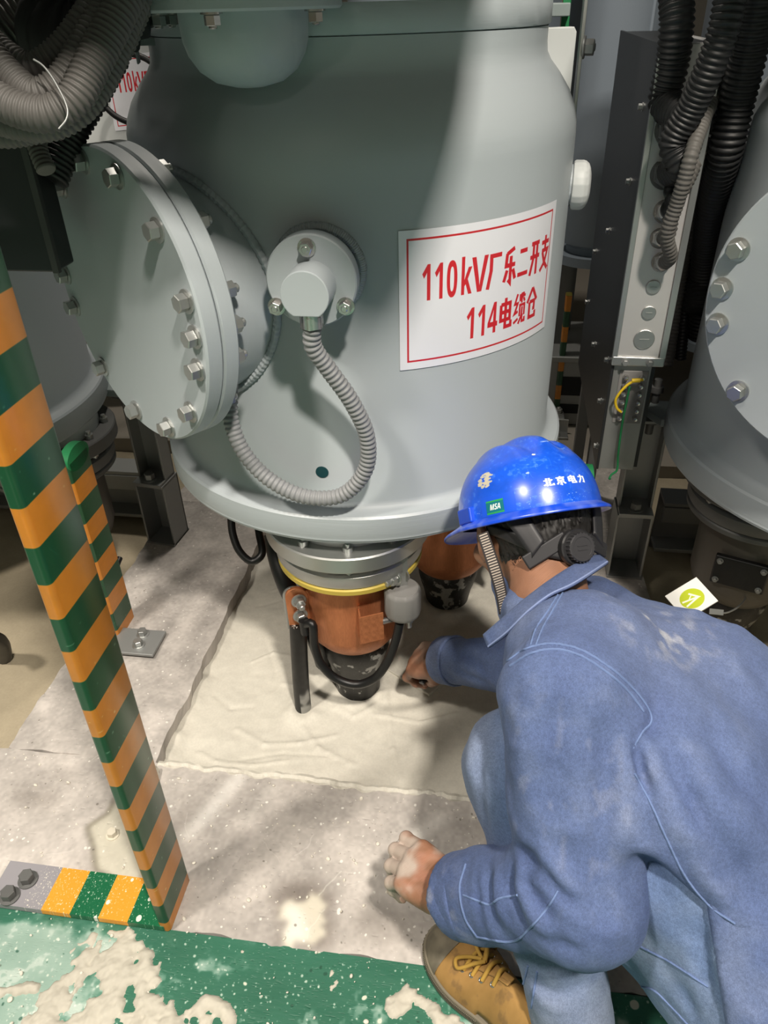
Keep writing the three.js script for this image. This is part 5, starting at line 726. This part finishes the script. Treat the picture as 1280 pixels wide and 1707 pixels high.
// ---------- hands ----------
function handChains(w, d, n, side, o) { // side +1: thumb towards d x n (left hand); o: finger bends
  d = d.clone().normalize(); n = n.clone().addScaledVector(d, -n.dot(d)).normalize(); const t = d.clone().cross(n).multiplyScalar(side), P = (a, b, c) => w.clone().addScaledVector(d, a).addScaledVector(t, b).addScaledVector(n, c);
  const palm = [], fingers = []; const lat = [.030, .0102, -.0102, -.0295], kn = [.086, .089, .084, .075], len = [[.044, .026, .021], [.048, .030, .022], [.044, .028, .021], [.035, .021, .019]], rd = [[.0108, .0098, .0085], [.0111, .01, .0087], [.0106, .0096, .0083], [.0097, .0087, .0075]];
  for (let i = 0; i < 4; i++) { const a = P(.006, lat[i] * .62, -.002), b = P(kn[i], lat[i], .003); palm.push([a, b, .0185, .0135]); palm.push([P(.03, lat[i] * .8, -.012), P(kn[i] - .012, lat[i], -.008), .013, .011]);
    let p = b, ang = 0; const ch = []; const sp = (o.spread || 0) * (1.5 - i) / 1.5, dd = d.clone().addScaledVector(t, sp).normalize(); for (let k = 0; k < 3; k++) { ang += o.bend[i][k] * Math.PI / 180; const q = p.clone().addScaledVector(dd, Math.cos(ang) * len[i][k]).addScaledVector(n, -Math.sin(ang) * len[i][k]); ch.push([p, q, rd[i][k] * (k ? 1 : 1.08), (rd[i][k + 1] || rd[i][k] * .86)]); p = q; } fingers.push(ch); }
  const th = o.thumb.map(q => P(...q)); fingers.push([[th[0], th[1], .0155, .0125], [th[1], th[2], .012, .0108], [th[2], th[3], .0105, .0085]]);
  palm.push([P(-.05, 0, 0), P(.01, .004, 0), .026, .024]); palm.push([P(-.05, .006, 0), P(.012, -.008, 0), .025, .022]);
  return { palm, fingers, c: P(.055, 0, -.015), P };
}
function handF(H) { return (x, y, z) => { let p = 1; for (const [a, b, r, s] of H.palm) p = smin(p, cap(x, y, z, a, b, r, s), .014); let f = 1; H.fingers.forEach((ch, i) => { let c = 1; for (const [a, b, r, s] of ch) { c = smin(c, cap(x, y, z, a, b, r, s), .005); const e = Math.hypot(x - a.x, y - a.y, z - a.z) - r * 1.08; c = smin(c, e, .004); } f = Math.min(f, c); p = smin(p, c, i === 4 ? .01 : .0028); }); return p; }; }
const wl = J.wrL.clone().addScaledVector(faL, -.012);
const HL = handChains(wl, at(668, 1432, 1.155).sub(wl), Uc.clone().multiplyScalar(.75).addScaledVector(Bc, .75), 1, { bend: [[14, 48, 40], [20, 50, 40], [26, 52, 40], [32, 50, 40]], spread: .1, thumb: [[.022, .02, -.012], [.05, .036, -.022], [.082, .04, -.032], [.103, .033, -.04]] });
const wr = J.wrR.clone().addScaledVector(faR, -.012);
const HR = handChains(wr, at(668, 1098, 1.70).sub(wr), Uc.clone().multiplyScalar(.6).addScaledVector(Bc, .9), -1, { bend: [[38, 66, 40], [44, 68, 42], [50, 70, 42], [54, 70, 40]], spread: .06, thumb: [[.02, .018, -.014], [.045, .03, -.03], [.07, .026, -.048], [.09, .014, -.058]] });
const handCol = dusty => (x, y, z, nx, ny, nz) => { let c = mix3(SK, SKD, clamp(.3 + .6 * fbm(x * 40, y * 40, z * 40, 3))); c = mix3(c, SKP, .25 * clamp(fbm(x * 60 + 3, y * 60, z * 60, 2) * 2)); return dusty(c, x, y, z, nx, ny, nz); };
const gl = surfaceNets(handF(HL), HL.c.clone().subScalar(.12), HL.c.clone().addScalar(.12), .0029), gr = surfaceNets(handF(HR), HR.c.clone().subScalar(.12), HR.c.clone().addScalar(.12), .0029);
const dL = HL.P(.115, 0, -.02); paintVerts(gl, handCol((c, x, y, z) => mix3(c, lin('#b9ada2'), clamp(.85 * sstep(.085, .035, Math.hypot(x - dL.x, y - dL.y, z - dL.z) + .05 * fbm(x * 45, y * 45, z * 45, 3))))));
const dR = HR.P(.06, -.03, .0); paintVerts(gr, handCol((c, x, y, z) => mix3(mix3(c, SKD, .3), lin('#a89a8d'), clamp(.6 * sstep(.06, .02, Math.hypot(x - dR.x, y - dR.y, z - dR.z) + .03 * fbm(x * 45, y * 45, z * 45, 3))))));
// body under the clothes, arms running into the hands and neck into the head
function coreF(x, y, z) { const T = .028; let t = cap(x, y, z, UL, ML, .085, .1); t = smin(t, cap(x, y, z, ML, PL, .055, .05), .05); t = smin(t, cap(x, y, z, UR, MR, .085, .1), .06); t = smin(t, cap(x, y, z, MR, PR, .055, .05), .06);
  t = smin(t, cap(x, y, z, C7B, headC, .05, .04), .03); for (const [a, b, e, r0, r1, r2] of [[J.shL, J.elL, wl, .055, .046, .028], [J.shR, J.elR, wr, .055, .044, .028], [J.hipL, J.knL, J.anL, .085, .058, .045], [J.hipR, J.knR, J.anR, .085, .058, .045]]) { t = smin(t, cap(x, y, z, a, b, r0, r1), .03); t = smin(t, cap(x, y, z, b, e, r1 * .95, r2), .02); } return t; }
const headC = V(0, -.03, -.02).applyMatrix4(headM);
const core = paintVerts(surfaceNets(coreF, V(.12, .04, .3), V(.95, .74, 1.2), .013), () => SK);
const bodyG = mergeGeometries([headG, gl, gr, core].map(g => { const o = g.toNonIndexed(); return o; })); { const n = bodyG.attributes.position.count, uv = new Float32Array(n * 2), p = bodyG.attributes.position; for (let i = 0; i < n; i++) { uv[2 * i] = (p.getX(i) + p.getZ(i)) * 20; uv[2 * i + 1] = (p.getY(i) + p.getZ(i) * .5) * 20; } bodyG.setAttribute('uv', new THREE.BufferAttribute(uv, 2)); }
pmesh('body', bodyG, skinMat);
// finger nails
{ const nailMat = std('#c7a592', .4); for (const H of [HL, HR]) for (const ch of H.fingers) { const [a, b, r, s] = ch[2], m = mesh('fingernail', new THREE.SphereGeometry(1, 14, 8).scale(.0052, .0014, .0065), nailMat, person), d = b.clone().sub(a).normalize(), up = H.P(0, 0, 1).sub(H.P(0, 0, 0)), o = up.addScaledVector(d, -up.dot(d)).normalize(), x = o.clone().cross(d); m.quaternion.setFromRotationMatrix(new THREE.Matrix4().makeBasis(x, o, d)); m.position.copy(b).addScaledVector(o, s * .93).sub(BASE); } }
// ---------- hair ----------
const hairF = (x, y, z) => { let d = ell(x, y, z, [0, .033, -.014], .0835, .097, .1015); d = smin(d, ell(x, y, z, [0, -.02, -.03], .068, .07, .074), .03); d -= .0022 * noise(x * 420, y * 90, z * 420) + .0012 * noise(x * 900, y * 160, z * 900); const line = -.08 + .075 * sstep(-.05, .02, z) + .05 * sstep(.02, .08, z) + .004 * noise(x * 300, 3, z * 300); d = smax(d, line - y, .004); for (const s of [-1, 1]) d = smax(d, -(Math.hypot((z + .004) / .024, (y + .01) / .036, (x - s * .084) / .03) - 1) * .024, .003); return d; };
const hair = pmesh('hair', paintVerts(surfaceNets(hairF, V(-.1, -.09, -.13), V(.1, .14, .1), .0026), (x, y, z) => { const k = sstep(-.052, -.082, y + .006 * noise(x * 400, y * 60, z * 400)); return mix3(lin('#12100f'), lin('#5d4434'), k * .75); }).applyMatrix4(headM), std('#ffffff', .55, 0, { vertexColors: true }));
{ // stubbly hairs at the nape
  const R = rnd(31), n = 1500, im = []; const s = new THREE.ConeGeometry(.00045, .008, 4); const g = []; for (let i = 0; i < n; i++) { const a = Math.PI + (R() - .5) * 2.4, y = -.072 + .06 * R(), e = V(Math.sin(a) * .074, y, -.025 + Math.cos(a) * .073 + .003); const q = s.clone(); q.rotateX(Math.PI + .5); q.rotateY(a); q.translate(e.x, e.y, e.z); g.push(q); } const m = pmesh('nape_hair', merge(g).applyMatrix4(headM), std('#1a1513', .6)); m.userData.kind = 'stuff'; }
// ---------- hard hat ----------
const hatC = V(0, .022, -.004).applyMatrix4(headM);
const hat = new THREE.Group(); // its mesh carries the shell; children in hat axes
const DX = .106, DZ = .128, DY = .116;
function dome(u, v) { // u: angle from +z towards +x, v: 0 brim .. 1 crown
  const e = v * Math.PI / 2, ce = Math.pow(Math.cos(e), .80), se = Math.pow(Math.sin(e), .92); let x = Math.sin(u) * DX * ce, z = Math.cos(u) * DZ * ce, y = DY * se; if (z < 0) z *= .97;
  const top = sstep(.30, .75, v) , c = Math.exp(-Math.pow(x / .017, 4)), sd = Math.exp(-Math.pow((Math.abs(x) - .044) / .012, 2)), front = sstep(-.118, -.075, z) * sstep(.125, .08, z); const r = 1 + .085 * top * c * front + .05 * top * sd * front - .03 * top * front * Math.exp(-Math.pow((Math.abs(x) - .026) / .007, 2)); y *= r; x *= 1 + (r - 1) * .3;
  const slot = Math.exp(-Math.pow((Math.abs(x) - DX) / .02, 2)) * Math.exp(-Math.pow(z / .022, 4)) * sstep(.24, .05, v); x += Math.sign(x) * .003 * slot; return V(x, y, z);
}
const hatTex = canvasTex(2048, 1024, (g, w, h) => {
  const im = g.createImageData(w, h), d = im.data; for (let j = 0, i = 0; j < h; j++) for (let k = 0; k < w; k++, i += 4) { const n = fbm(k / 160, j / 160, 3, 4), m = fbm(k / 22, j / 30, 5, 3); const f = 1 + .1 * n + .05 * m, q = sstep(.3, .62, m + .4 * n) * .22; d[i] = mixn(18 * f, 180, q); d[i + 1] = mixn(84 * f, 195, q); d[i + 2] = mixn(214 * f, 228, q); d[i + 3] = 255; } g.putImageData(im, 0, 0);
  const U = a => (((a / 360) % 1 + 1) % 1) * w, Y = v => (1 - v) * h; const R = rnd(51);
  for (let i = 0; i < 520; i++) { g.strokeStyle = `rgba(205,216,240,${.08 + .3 * R() * R()})`; g.lineWidth = .8 + 1.6 * R(); let x = U(150 + 150 * R()), y = R() * h; const a = R() * 6.3; g.beginPath(); g.moveTo(x, y); g.quadraticCurveTo(x + Math.cos(a) * 20, y + Math.sin(a) * 20, x + Math.cos(a + .4) * (20 + 70 * R()), y + Math.sin(a + .4) * (20 + 70 * R())); g.stroke(); }
  const chip = (u, v, rx, ry, c) => { g.fillStyle = c; for (let i = 0; i < 60; i++) { const a = R() * 6.28, r = Math.sqrt(R()); g.beginPath(); g.ellipse(U(u) + Math.cos(a) * r * rx, Y(v) + Math.sin(a) * r * ry, rx * .22, ry * .16, R() * 3, 0, 7); g.fill(); } };
  chip(112, .33, 44, 72, 'rgba(196,188,166,.9)'); chip(160, .5, 10, 14, 'rgba(228,226,210,.95)'); chip(215, .48, 14, 26, 'rgba(30,52,110,.8)'); chip(236, .42, 18, 22, 'rgba(186,170,196,.75)'); chip(150, .3, 8, 10, 'rgba(170,190,235,.8)'); chip(182, .62, 40, 10, 'rgba(160,185,235,.5)'); chip(200, .55, 40, 12, 'rgba(160,185,235,.4)'); chip(222, .66, 14, 12, 'rgba(226,232,244,.8)');
  // lettering at the back
  g.save(); g.translate(U(180), Y(.185)); g.scale(.72, .72); g.fillStyle = g.strokeStyle = '#f4f4ec'; '北京电力'.split('').forEach((c, i) => { glyph(g, c, -158 + i * 82, -58, 66, 104, 14); }); g.restore();
  for (let i = 0; i < 500; i++) { const v = Math.pow(R(), 2) * .12; g.fillStyle = `rgba(215,220,228,${.15 + .5 * R()})`; g.beginPath(); g.arc(R() * w, Y(v), .8 + 2.2 * R(), 0, 7); g.fill(); }
});
function sheetUV(f, u0, u1, v0, v1, n, m, off = 0) { const pos = [], uv = [], idx = []; for (let i = 0; i <= n; i++) for (let j = 0; j <= m; j++) { const u = mixn(u0, u1, i / n), v = mixn(v0, v1, j / m), p = f(u, v); if (off) { const e = .004, a = f(u + e, v).sub(f(u - e, v)), b = f(u, v + e).sub(f(u, v - e)); p.addScaledVector(a.cross(b).normalize(), off); } pos.push(p.x, p.y, p.z); uv.push(i / n, j / m); } for (let i = 0; i < n; i++) for (let j = 0; j < m; j++) { const a = i * (m + 1) + j, b = a + m + 1; idx.push(a, b, a + 1, a + 1, b, b + 1); } const g = new THREE.BufferGeometry(); g.setAttribute('position', new THREE.Float32BufferAttribute(pos, 3)); g.setAttribute('uv', new THREE.Float32BufferAttribute(uv, 2)); g.setIndex(idx); g.computeVertexNormals(); return g; }
function closedShell(o, i) { const a = o.toNonIndexed(), b = i.toNonIndexed(), p = b.attributes; for (const k of ['position', 'normal', 'uv']) { const A = p[k].array, s = p[k].itemSize; for (let t = 0; t < A.length; t += 3 * s) for (let c = 0; c < s; c++) { const q = A[t + s + c]; A[t + s + c] = A[t + 2 * s + c]; A[t + 2 * s + c] = q; } } for (let t = 0; t < p.normal.array.length; t++) p.normal.array[t] *= -1; return mergeGeometries([a, b]); }
const TAU = Math.PI * 2;
const hatMat = new THREE.MeshPhysicalMaterial({ map: hatTex, roughness: .3, clearcoat: .45, clearcoatRoughness: .22 });
const hatShell = mesh('hard_hat', closedShell(sheetUV(dome, 0, TAU, 0, 1, 220, 90), sheetUV((u, v) => dome(u, v).multiplyScalar(.972), 0, TAU, 0, 1, 90, 30)), hatMat, person);
hatShell.position.copy(hatC).sub(BASE); hatShell.quaternion.copy(headQ); hatShell.userData.label = 'scratched glossy blue hard hat';
{
  const brimF = (u, w) => { const p = dome(u, 0), f = Math.cos(u), pk = .012 + .034 * Math.pow(clamp(f * 1.25 - .1), 1.6), o = V(Math.sin(u) * 1.0, 0, Math.cos(u)).normalize(); const L = pk * Math.abs(w); return V(p.x + o.x * L, -.006 * Math.abs(w) - .012 * Math.pow(clamp(f), 2) * Math.abs(w) + .0, p.z + o.z * L); };
  const pos = [], idx = [], n = 160, prof = [[0, .006], [.2, .0035], [.9, .0022], [1, .0012], [1.02, -.001], [.98, -.0032], [.8, -.0022], [.2, -.0025], [0, -.004]]; for (let i = 0; i < n; i++) { const u = i / n * TAU; for (const [w, y] of prof) { const p = brimF(u, w); pos.push(p.x - Math.sin(u) * .003 * (w === 0), p.y + y, p.z - Math.cos(u) * .003 * (w === 0)); } } const m = prof.length; for (let i = 0; i < n; i++) for (let j = 0; j + 1 < m; j++) { const a = i * m + j, b = ((i + 1) % n) * m + j; idx.push(a, a + 1, b, b, a + 1, b + 1); } const g = new THREE.BufferGeometry(); g.setAttribute('position', new THREE.Float32BufferAttribute(pos, 3)); g.setIndex(idx); g.computeVertexNormals(); const cnt = pos.length / 3, c = new Float32Array(cnt * 3), R = rnd(3); for (let i = 0; i < cnt; i++) { const q = .35 * clamp(fbm(pos[3 * i] * 90, 2, pos[3 * i + 2] * 90, 3) + .1) * 1.4; const k = mix3(lin('#1048d0'), lin('#9fb2dc'), q); c.set(k, 3 * i); } g.setAttribute('color', new THREE.BufferAttribute(c, 3));
  mesh('brim', g, new THREE.MeshPhysicalMaterial({ color: '#ffffff', vertexColors: true, roughness: .32, clearcoat: .4, clearcoatRoughness: .25 }), hatShell);
  // accessory slot blocks at both sides and sticker
  for (const s of [-1, 1]) mesh('side_slot', box(.012, .024, .042, s * (DX + .001), .014, .0, .003), std('#1048c8', .35), hatShell);
  const stk = canvasTex(256, 128, (g, w, h) => { g.fillStyle = '#0d6f7a'; g.fillRect(0, 0, w, h); g.fillStyle = '#2e9a54'; g.fillRect(0, 0, w, 16); g.fillRect(0, h - 14, w, 14); g.fillStyle = '#f2f4ea'; g.font = 'italic bold 76px sans-serif'; g.textAlign = 'center'; g.fillText('MSA', w / 2, 92); });
  mesh('sticker', sheetUV(dome, rad(113), rad(128), .03, .13, 12, 6, .0009), new THREE.MeshPhysicalMaterial({ map: stk, roughness: .35, clearcoat: .3 }), hatShell);
  mesh('sticker_frame', sheetUV(dome, rad(108), rad(137), .02, .17, 14, 8, .0005), std('#1a55d8', .3), hatShell);
  // suspension: headband, ratchet, knob, webbing
  const bandPts = []; for (let i = 0; i <= 40; i++) { const u = rad(100 + 160 * i / 40), s = Math.pow(Math.abs(Math.sin((u - rad(100)) / rad(160) * Math.PI)), 1.4); bandPts.push([u, s]); }
  const hb = (y0, y1, k) => { const a = [], b = []; for (const [u, s] of bandPts) { const r = 1.0, X = Math.sin(u) * .088 * k, Z = Math.cos(u) * .107 * k; a.push(V(X, mixn(y0, -.052, s), Z)); b.push(V(X * .985, mixn(y1, -.078, s), Z * .985)); } return band(a, b, .004, 80); };
  mesh('headband', hb(-.004, -.02, 1), std('#1c1c1e', .5), hatShell);
  for (const s of [-1, 1]) mesh('band_arm', band([V(s * .055, .0, -.088), V(s * .05, -.02, -.094), V(s * .042, -.045, -.1)], [V(s * .085, .0, -.066), V(s * .074, -.028, -.078), V(s * .06, -.066, -.088)], .006, 14), std('#232326', .5), hatShell);
  const kz = -.106, ky = -.060; mesh('ratchet_housing', orient(lathe([[.0001, 0], [.0255, 0], [.027, .002], [.027, .01], [.025, .012], [.0001, .012]], 40), V(0, ky, kz), V(0, -.12, -1)), std('#1d1d1f', .5), hatShell);
  const knob = mesh('ratchet_knob', orient(mergeKnob(), V(0, ky - .0012, kz - .011), V(0, -.12, -1)), std('#2f2f32', .55), hatShell);
  for (const s of [-1, 1]) mesh('ratchet_wing', orient(box(.07, .006, .022, 0, 0, 0, .0025), V(s * .04, ky + .002, kz + .010), V(s * .42, -.1, -1)), std('#232326', .5), hatShell);
  // chin strap at the worker's left side, running down past the ear
  const strapTex = canvasTex(64, 512, (g, w, h) => { g.fillStyle = '#2b2727'; g.fillRect(0, 0, w, h); g.fillStyle = '#a79c90'; for (let y = 0; y < h; y += 16) g.fillRect(9, y, w - 18, 8); });
  const strapMat = std('#ffffff', .85, 0, { map: strapTex }); const S = (x, y, s) => at(x, y, s).sub(hatC).applyQuaternion(headQ.clone().invert());
  const a = [[795, 892, 1.105], [806, 925, 1.1], [817, 960, 1.1], [826, 992, 1.11], [832, 1024, 1.125]], w = 22; const sg = band(a.map(([x, y, s]) => S(x, y, s)), a.map(([x, y, s], i) => S(x + [18, 19, 20, 18, 14][i], y - 7, s + .003)), .0018, 50); const uvs = sg.attributes.uv; for (let i = 0; i < uvs.count; i++) uvs.setXY(i, uvs.getY(i), uvs.getX(i)); mesh('chin_strap', sg, strapMat, hatShell);
}
function mergeKnob() { const p = []; p.push(lathe([[.0001, 0], [.0195, 0], [.0205, .001], [.0205, .010], [.0192, .0115], [.0155, .0115], [.015, .0108], [.0001, .0108]], 48)); for (let i = 0; i < 24; i++) { const a = i / 24 * TAU; p.push(box(.0018, .009, .002, Math.cos(a) * .0208, .0055, Math.sin(a) * .0208, 0, 0, -a, 0)); } p.push(box(.016, .0008, .0012, 0, .0112, -.003)); p.push(box(.016, .0008, .0012, 0, .0112, .003)); return merge(p); }
// ---------- shoes ----------
function makeShoe(toe, heel, side) {
  const root = new THREE.Group(); const d = toe.clone().sub(heel), L = d.length(); // local z from heel (0) to toe (L), y up, x to the worker's left
  const wI = t => .030 + .012 * sstep(0, .25, t) - .006 * Math.exp(-Math.pow((t - .42) / .13, 2)) + .010 * Math.exp(-Math.pow((t - .72) / .17, 2)), endc = t => Math.sqrt(clamp(1 - Math.pow(clamp((t - .80) / .2), 2.3))) * Math.sqrt(clamp(1 - Math.pow(clamp((.1 - t) / .1), 2)));
  const hw = t => wI(t) * endc(t), top = t => t < .42 ? mixn(.118, .112, t / .42) : t < .78 ? mixn(.112, .058, sm((t - .42) / .36)) : mixn(.058, .050, (t - .78) / .22);
  const surf = (t, a, k = 1) => { const h = top(t) * (t > .8 ? Math.pow(clamp(1 - Math.pow((t - .8) / .2, 3)), .35) * .999 + .001 : 1), w = hw(t) * k, s = Math.sin(a), c = Math.cos(a); return V(-c * w * Math.pow(Math.abs(s), t < .5 ? .02 : .0) * (1 - .42 * Math.pow(Math.abs(s), 2) * (t < .55 ? 1 : .5)), .016 + Math.pow(Math.abs(s), .8) * (h - .016) * k, t * L); };
  const loft = (t0, t1, n, k = 1, m = 28) => { const pos = [], uv = [], idx = []; for (let i = 0; i <= n; i++) for (let j = 0; j <= m; j++) { const t = mixn(t0, t1, i / n), p = surf(Math.min(t, .9995), j / m * Math.PI, k); pos.push(p.x, p.y, p.z); uv.push(t * L * 12, j / m * 1.6); } for (let i = 0; i < n; i++) for (let j = 0; j < m; j++) { const a = i * (m + 1) + j, b = a + m + 1; idx.push(a, b, a + 1, a + 1, b, b + 1); } const g = new THREE.BufferGeometry(); g.setAttribute('position', new THREE.Float32BufferAttribute(pos, 3)); g.setAttribute('uv', new THREE.Float32BufferAttribute(uv, 2)); g.setIndex(idx); g.computeVertexNormals(); return g; };
  const canvasMat = std('#ffffff', .85, 0, { map: dataTex(256, (u, v) => { const n = tfbm(u, v, 4, 4, 61), k = .5 * sstep(.2, .6, tfbm(u, v, 6, 4, 66)), t = 6 * Math.sin(u * 500) * Math.sin(v * 500); return [mixn(158, 116, k) + 20 * n + t, mixn(122, 90, k) + 16 * n + t, mixn(68, 58, k) + 12 * n + t]; }, true, 1, 1) });
  const rub = std('#ffffff', .8, 0, { map: dataTex(128, (u, v) => { const s = 104 + 24 * tfbm(u, v, 4, 4, 9); return [s * 1.02, s * .96, s * .82]; }, true) });
  const up = mesh('upper', loft(0, .9995, 70), canvasMat, root);
  mesh('toe_cap', loft(.80, .9995, 26, 1.035), rub, root);
  const outl = []; for (let i = 0; i <= 60; i++) { const t = i / 60; outl.push([-(hw(Math.min(t, .9999)) + .0035), t * (L + .006) - .003]); } for (let i = 60; i >= 0; i--) { const t = i / 60; outl.push([hw(Math.min(t, .9999)) + .0035, t * (L + .006) - .003]); }
  mesh('sole', prism(outl, .024, .003).rotateX(-Math.PI / 2).scale(1, 1, -1), rub, root).geometry.computeVertexNormals(); root.children[2].material = Object.assign(rub.clone(), { side: THREE.DoubleSide });
  const ribs = []; for (let i = 0; i < 60; i++) { const t = .5 + .499 * i / 59; for (const s of [-1, 1]) ribs.push(box(.002, .012, .0016, s * (hw(Math.min(t, .9995)) + .0042), .012, t * (L + .006) - .003)); } mesh('foxing_ribs', merge(ribs), rub, root);
  const lace = std('#b08c3e', .85); const onTop = (t, x, o = .003) => { const a = Math.PI / 2 + x * 1.15; return surf(t, a).add(V(0, o, 0)); };
  mesh('tongue', band([onTop(.70, -.3), onTop(.6, -.3), onTop(.5, -.3), onTop(.42, -.3, .01)], [onTop(.70, .3), onTop(.6, .3), onTop(.5, .3), onTop(.42, .3, .01)], .003, 20), canvasMat, root);
  for (let i = 0; i < 4; i++) { const t = .68 - i * .062; for (const s of [-1, 1]) { const e = mesh('eyelet', new THREE.TorusGeometry(.0032, .0012, 8, 16), M.chrome, root); const p = onTop(t, s * .5, .0012); e.position.copy(p); e.lookAt(p.clone().add(V(-Math.sign(p.x) * -1, .9, .25))); }
    mesh('lace', tube([onTop(t, -.5, .002), onTop(t + .004, -.25, .006), onTop(t + .002, 0, .0075), onTop(t - .004, .25, .006), onTop(t - .006, .5, .002)], .0032, 30, 8), lace, root); }
  for (const s of [-1, 1]) mesh('lace_loop', tube([onTop(.60, 0, .009), onTop(.63, s * .3, .016), onTop(.70, s * .62, .012), onTop(.74, s * .45, .009), onTop(.69, s * .2, .013), onTop(.62, 0, .011)], .003, 50, 8), lace, root);
  mesh('lace_end', tube([onTop(.61, 0, .01), onTop(.66, -.45, .01), onTop(.70, -.75, .006), onTop(.66, -1.0, .005)], .0026, 30, 8), lace, root);
  return root;
}
function placeShoe(name, toe, heel) { const g = makeShoe(toe, heel); g.name = numbered(name); person.add(g); const d = toe.clone().sub(heel); g.position.copy(heel).sub(BASE); g.rotation.y = Math.atan2(d.x, d.z); return g; }
const s1 = placeShoe('shoe', V(.238, 0, .838), V(.445, 0, 1.035)); s1.userData.label = 'tan canvas lace-up shoe with grey rubber toe';
placeShoe('shoe', V(.44, 0, .60), V(.60, 0, .79));
// putty knife in the right hand
{
  const k = thing('putty_knife', 'small black putty knife held in the right hand on the mortar board', 'putty knife'); const a = HR.P(.075, -.05, -.03), b = HR.P(.078, .045, -.03), d = b.clone().sub(a).normalize();
  mesh('handle', orient(lathe([[.0001, 0], [.009, 0], [.011, .01], [.009, .05], [.0105, .08], [.006, .092], [.0001, .092]], 20), a, d), M.black, k);
  const e = a.clone().addScaledVector(d, -.0); mesh('blade', tube([a.clone(), at(716, 1128, 1.625)], .006, 6, 8), M.iron, k);
}
renderer.render(scene, camera);
